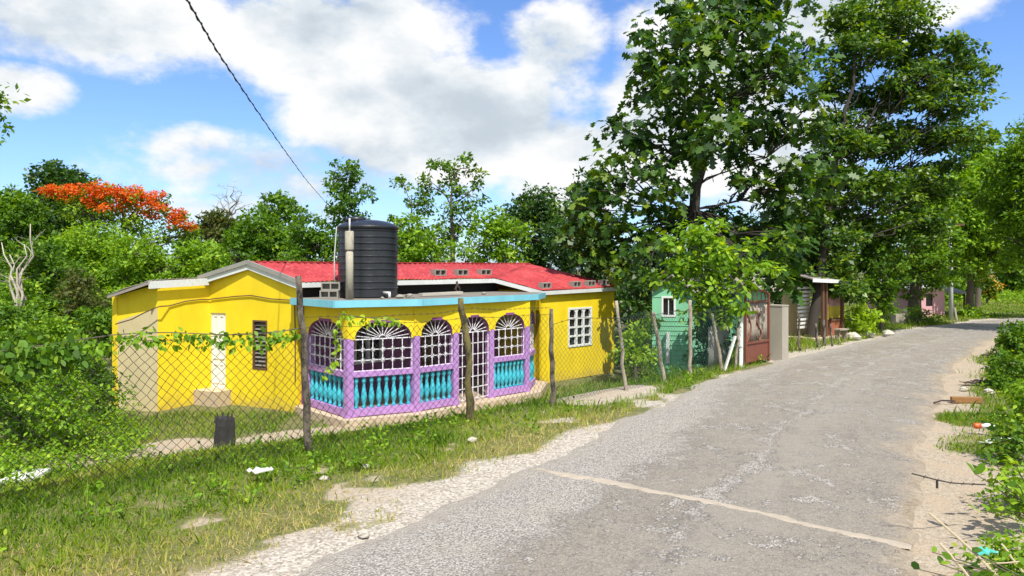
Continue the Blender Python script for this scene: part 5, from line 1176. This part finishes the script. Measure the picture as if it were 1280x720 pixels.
big = wn_(4.2, 9, .58, (3.1, .7, 1.3)); fine = wn_(13, 8, .62, (1., 5., 2.)); off_ = wn_(4.2, 9, .58, (3.07, .73, 1.22))
dens = None
for px, py, rx, ry, wgt in ((150, 30, 260, 75, .62), (30, 112, 75, 48, .55), (430, 60, 230, 90, .60), (540, 150, 215, 105, .80), (640, 130, 90, 80, .6), (250, 180, 150, 38, .42), (400, 215, 330, 60, .45), (690, 60, 90, 70, .55), (720, 215, 130, 75, .6),
        (1090, 10, 190, 55, .72), (880, 120, 150, 170, .60), (1010, 200, 130, 130, .55), (300, 262, 420, 32, .32), (60, 40, 130, 60, .5)):
    c = Vector(((px-640)/FPX, 1, (HY-py)/FPX)); L = c.length; c.normalize()
    s_ = (FPX*L/rx, FPX*L/rx, FPX*L/ry)
    d_ = vm('LENGTH', vm('MULTIPLY', vm('SUBTRACT', D, tuple(c)).outputs[0], s_).outputs[0]).outputs['Value']
    m_ = nt.nodes.new('ShaderNodeMapRange'); m_.interpolation_type = 'SMOOTHSTEP'; nt.links.new(d_, m_.inputs[0])
    m_.inputs[1].default_value = 1.35; m_.inputs[2].default_value = .25; m_.inputs[3].default_value = 0; m_.inputs[4].default_value = wgt
    dens = m_.outputs[0] if dens is None else math_(nt, 'MAXIMUM', dens, m_.outputs[0])
# elsewhere in the sky: ordinary scattered cumulus
sep = nt.nodes.new('ShaderNodeSeparateXYZ'); nt.links.new(D, sep.inputs[0])
back = smooth(nt, sep.outputs[1], .45, .1); dens = math_(nt, 'MAXIMUM', dens, math_(nt, 'MULTIPLY', back, .42))
dd = math_(nt, 'ADD', dens, math_(nt, 'ADD', math_(nt, 'MULTIPLY', math_(nt, 'SUBTRACT', big, .5), 1.0), math_(nt, 'MULTIPLY', math_(nt, 'SUBTRACT', fine, .5), .60)))
cov = smooth(nt, dd, .22, .50)
lit = math_(nt, 'ADD', math_(nt, 'MULTIPLY', math_(nt, 'SUBTRACT', big, off_), 3.2), math_(nt, 'MULTIPLY', math_(nt, 'SUBTRACT', fine, .5), .55))
core = smooth(nt, dd, .45, 1.05)
shade = math_(nt, 'SUBTRACT', math_(nt, 'ADD', .72, lit), math_(nt, 'MULTIPLY', core, .70))
ccol = ramp(nt, smooth(nt, shade, .05, 1.0), [(0, (4.5, 5.1, 5.7)), (.5, (6.0, 6.5, 6.9)), (1, (7.9, 7.9, 7.9))])
tint = nt.nodes.new('ShaderNodeMix'); tint.data_type = 'RGBA'; tint.blend_type = 'MULTIPLY'; tint.inputs[0].default_value = 1
nt.links.new(sky.outputs[0], tint.inputs[6]); tint.inputs[7].default_value = (.96, 1.20, 1.62, 1)
nt.links.new(mixc(nt, cov, tint.outputs[2], ccol), bg.inputs['Color']); bg.inputs['Strength'].default_value = .092
sun = bpy.data.lights.new('sun', 'SUN'); sun.energy = 4.5; sun.angle = R(.6); sun.color = (1., .955, .88)
so = bpy.data.objects.new('sun', sun); C.objects.link(so); so.rotation_euler = SD.to_track_quat('Z', 'Y').to_euler(); so.location = (0, -5, 30)
cam = bpy.data.cameras.new('camera'); cam.sensor_width = 36; cam.lens = FPX/1280*36; cam.shift_y = -(360-HY)/1280; cam.clip_end = 3000; cam.clip_start = .05
co = bpy.data.objects.new('camera', cam); C.objects.link(co); co.location = (0, 0, H); co.rotation_euler = (R(90), 0, 0)
sc_ = bpy.context.scene; sc_.camera = co
sc_.view_settings.view_transform = 'Standard'; sc_.view_settings.look = 'None'; sc_.view_settings.exposure = 0.50; sc_.view_settings.gamma = 1
sc_.cycles.max_bounces = 6; sc_.cycles.transparent_max_bounces = 8; sc_.cycles.use_denoising = True
print('faces', sum(len(m.polygons) for m in bpy.data.meshes))
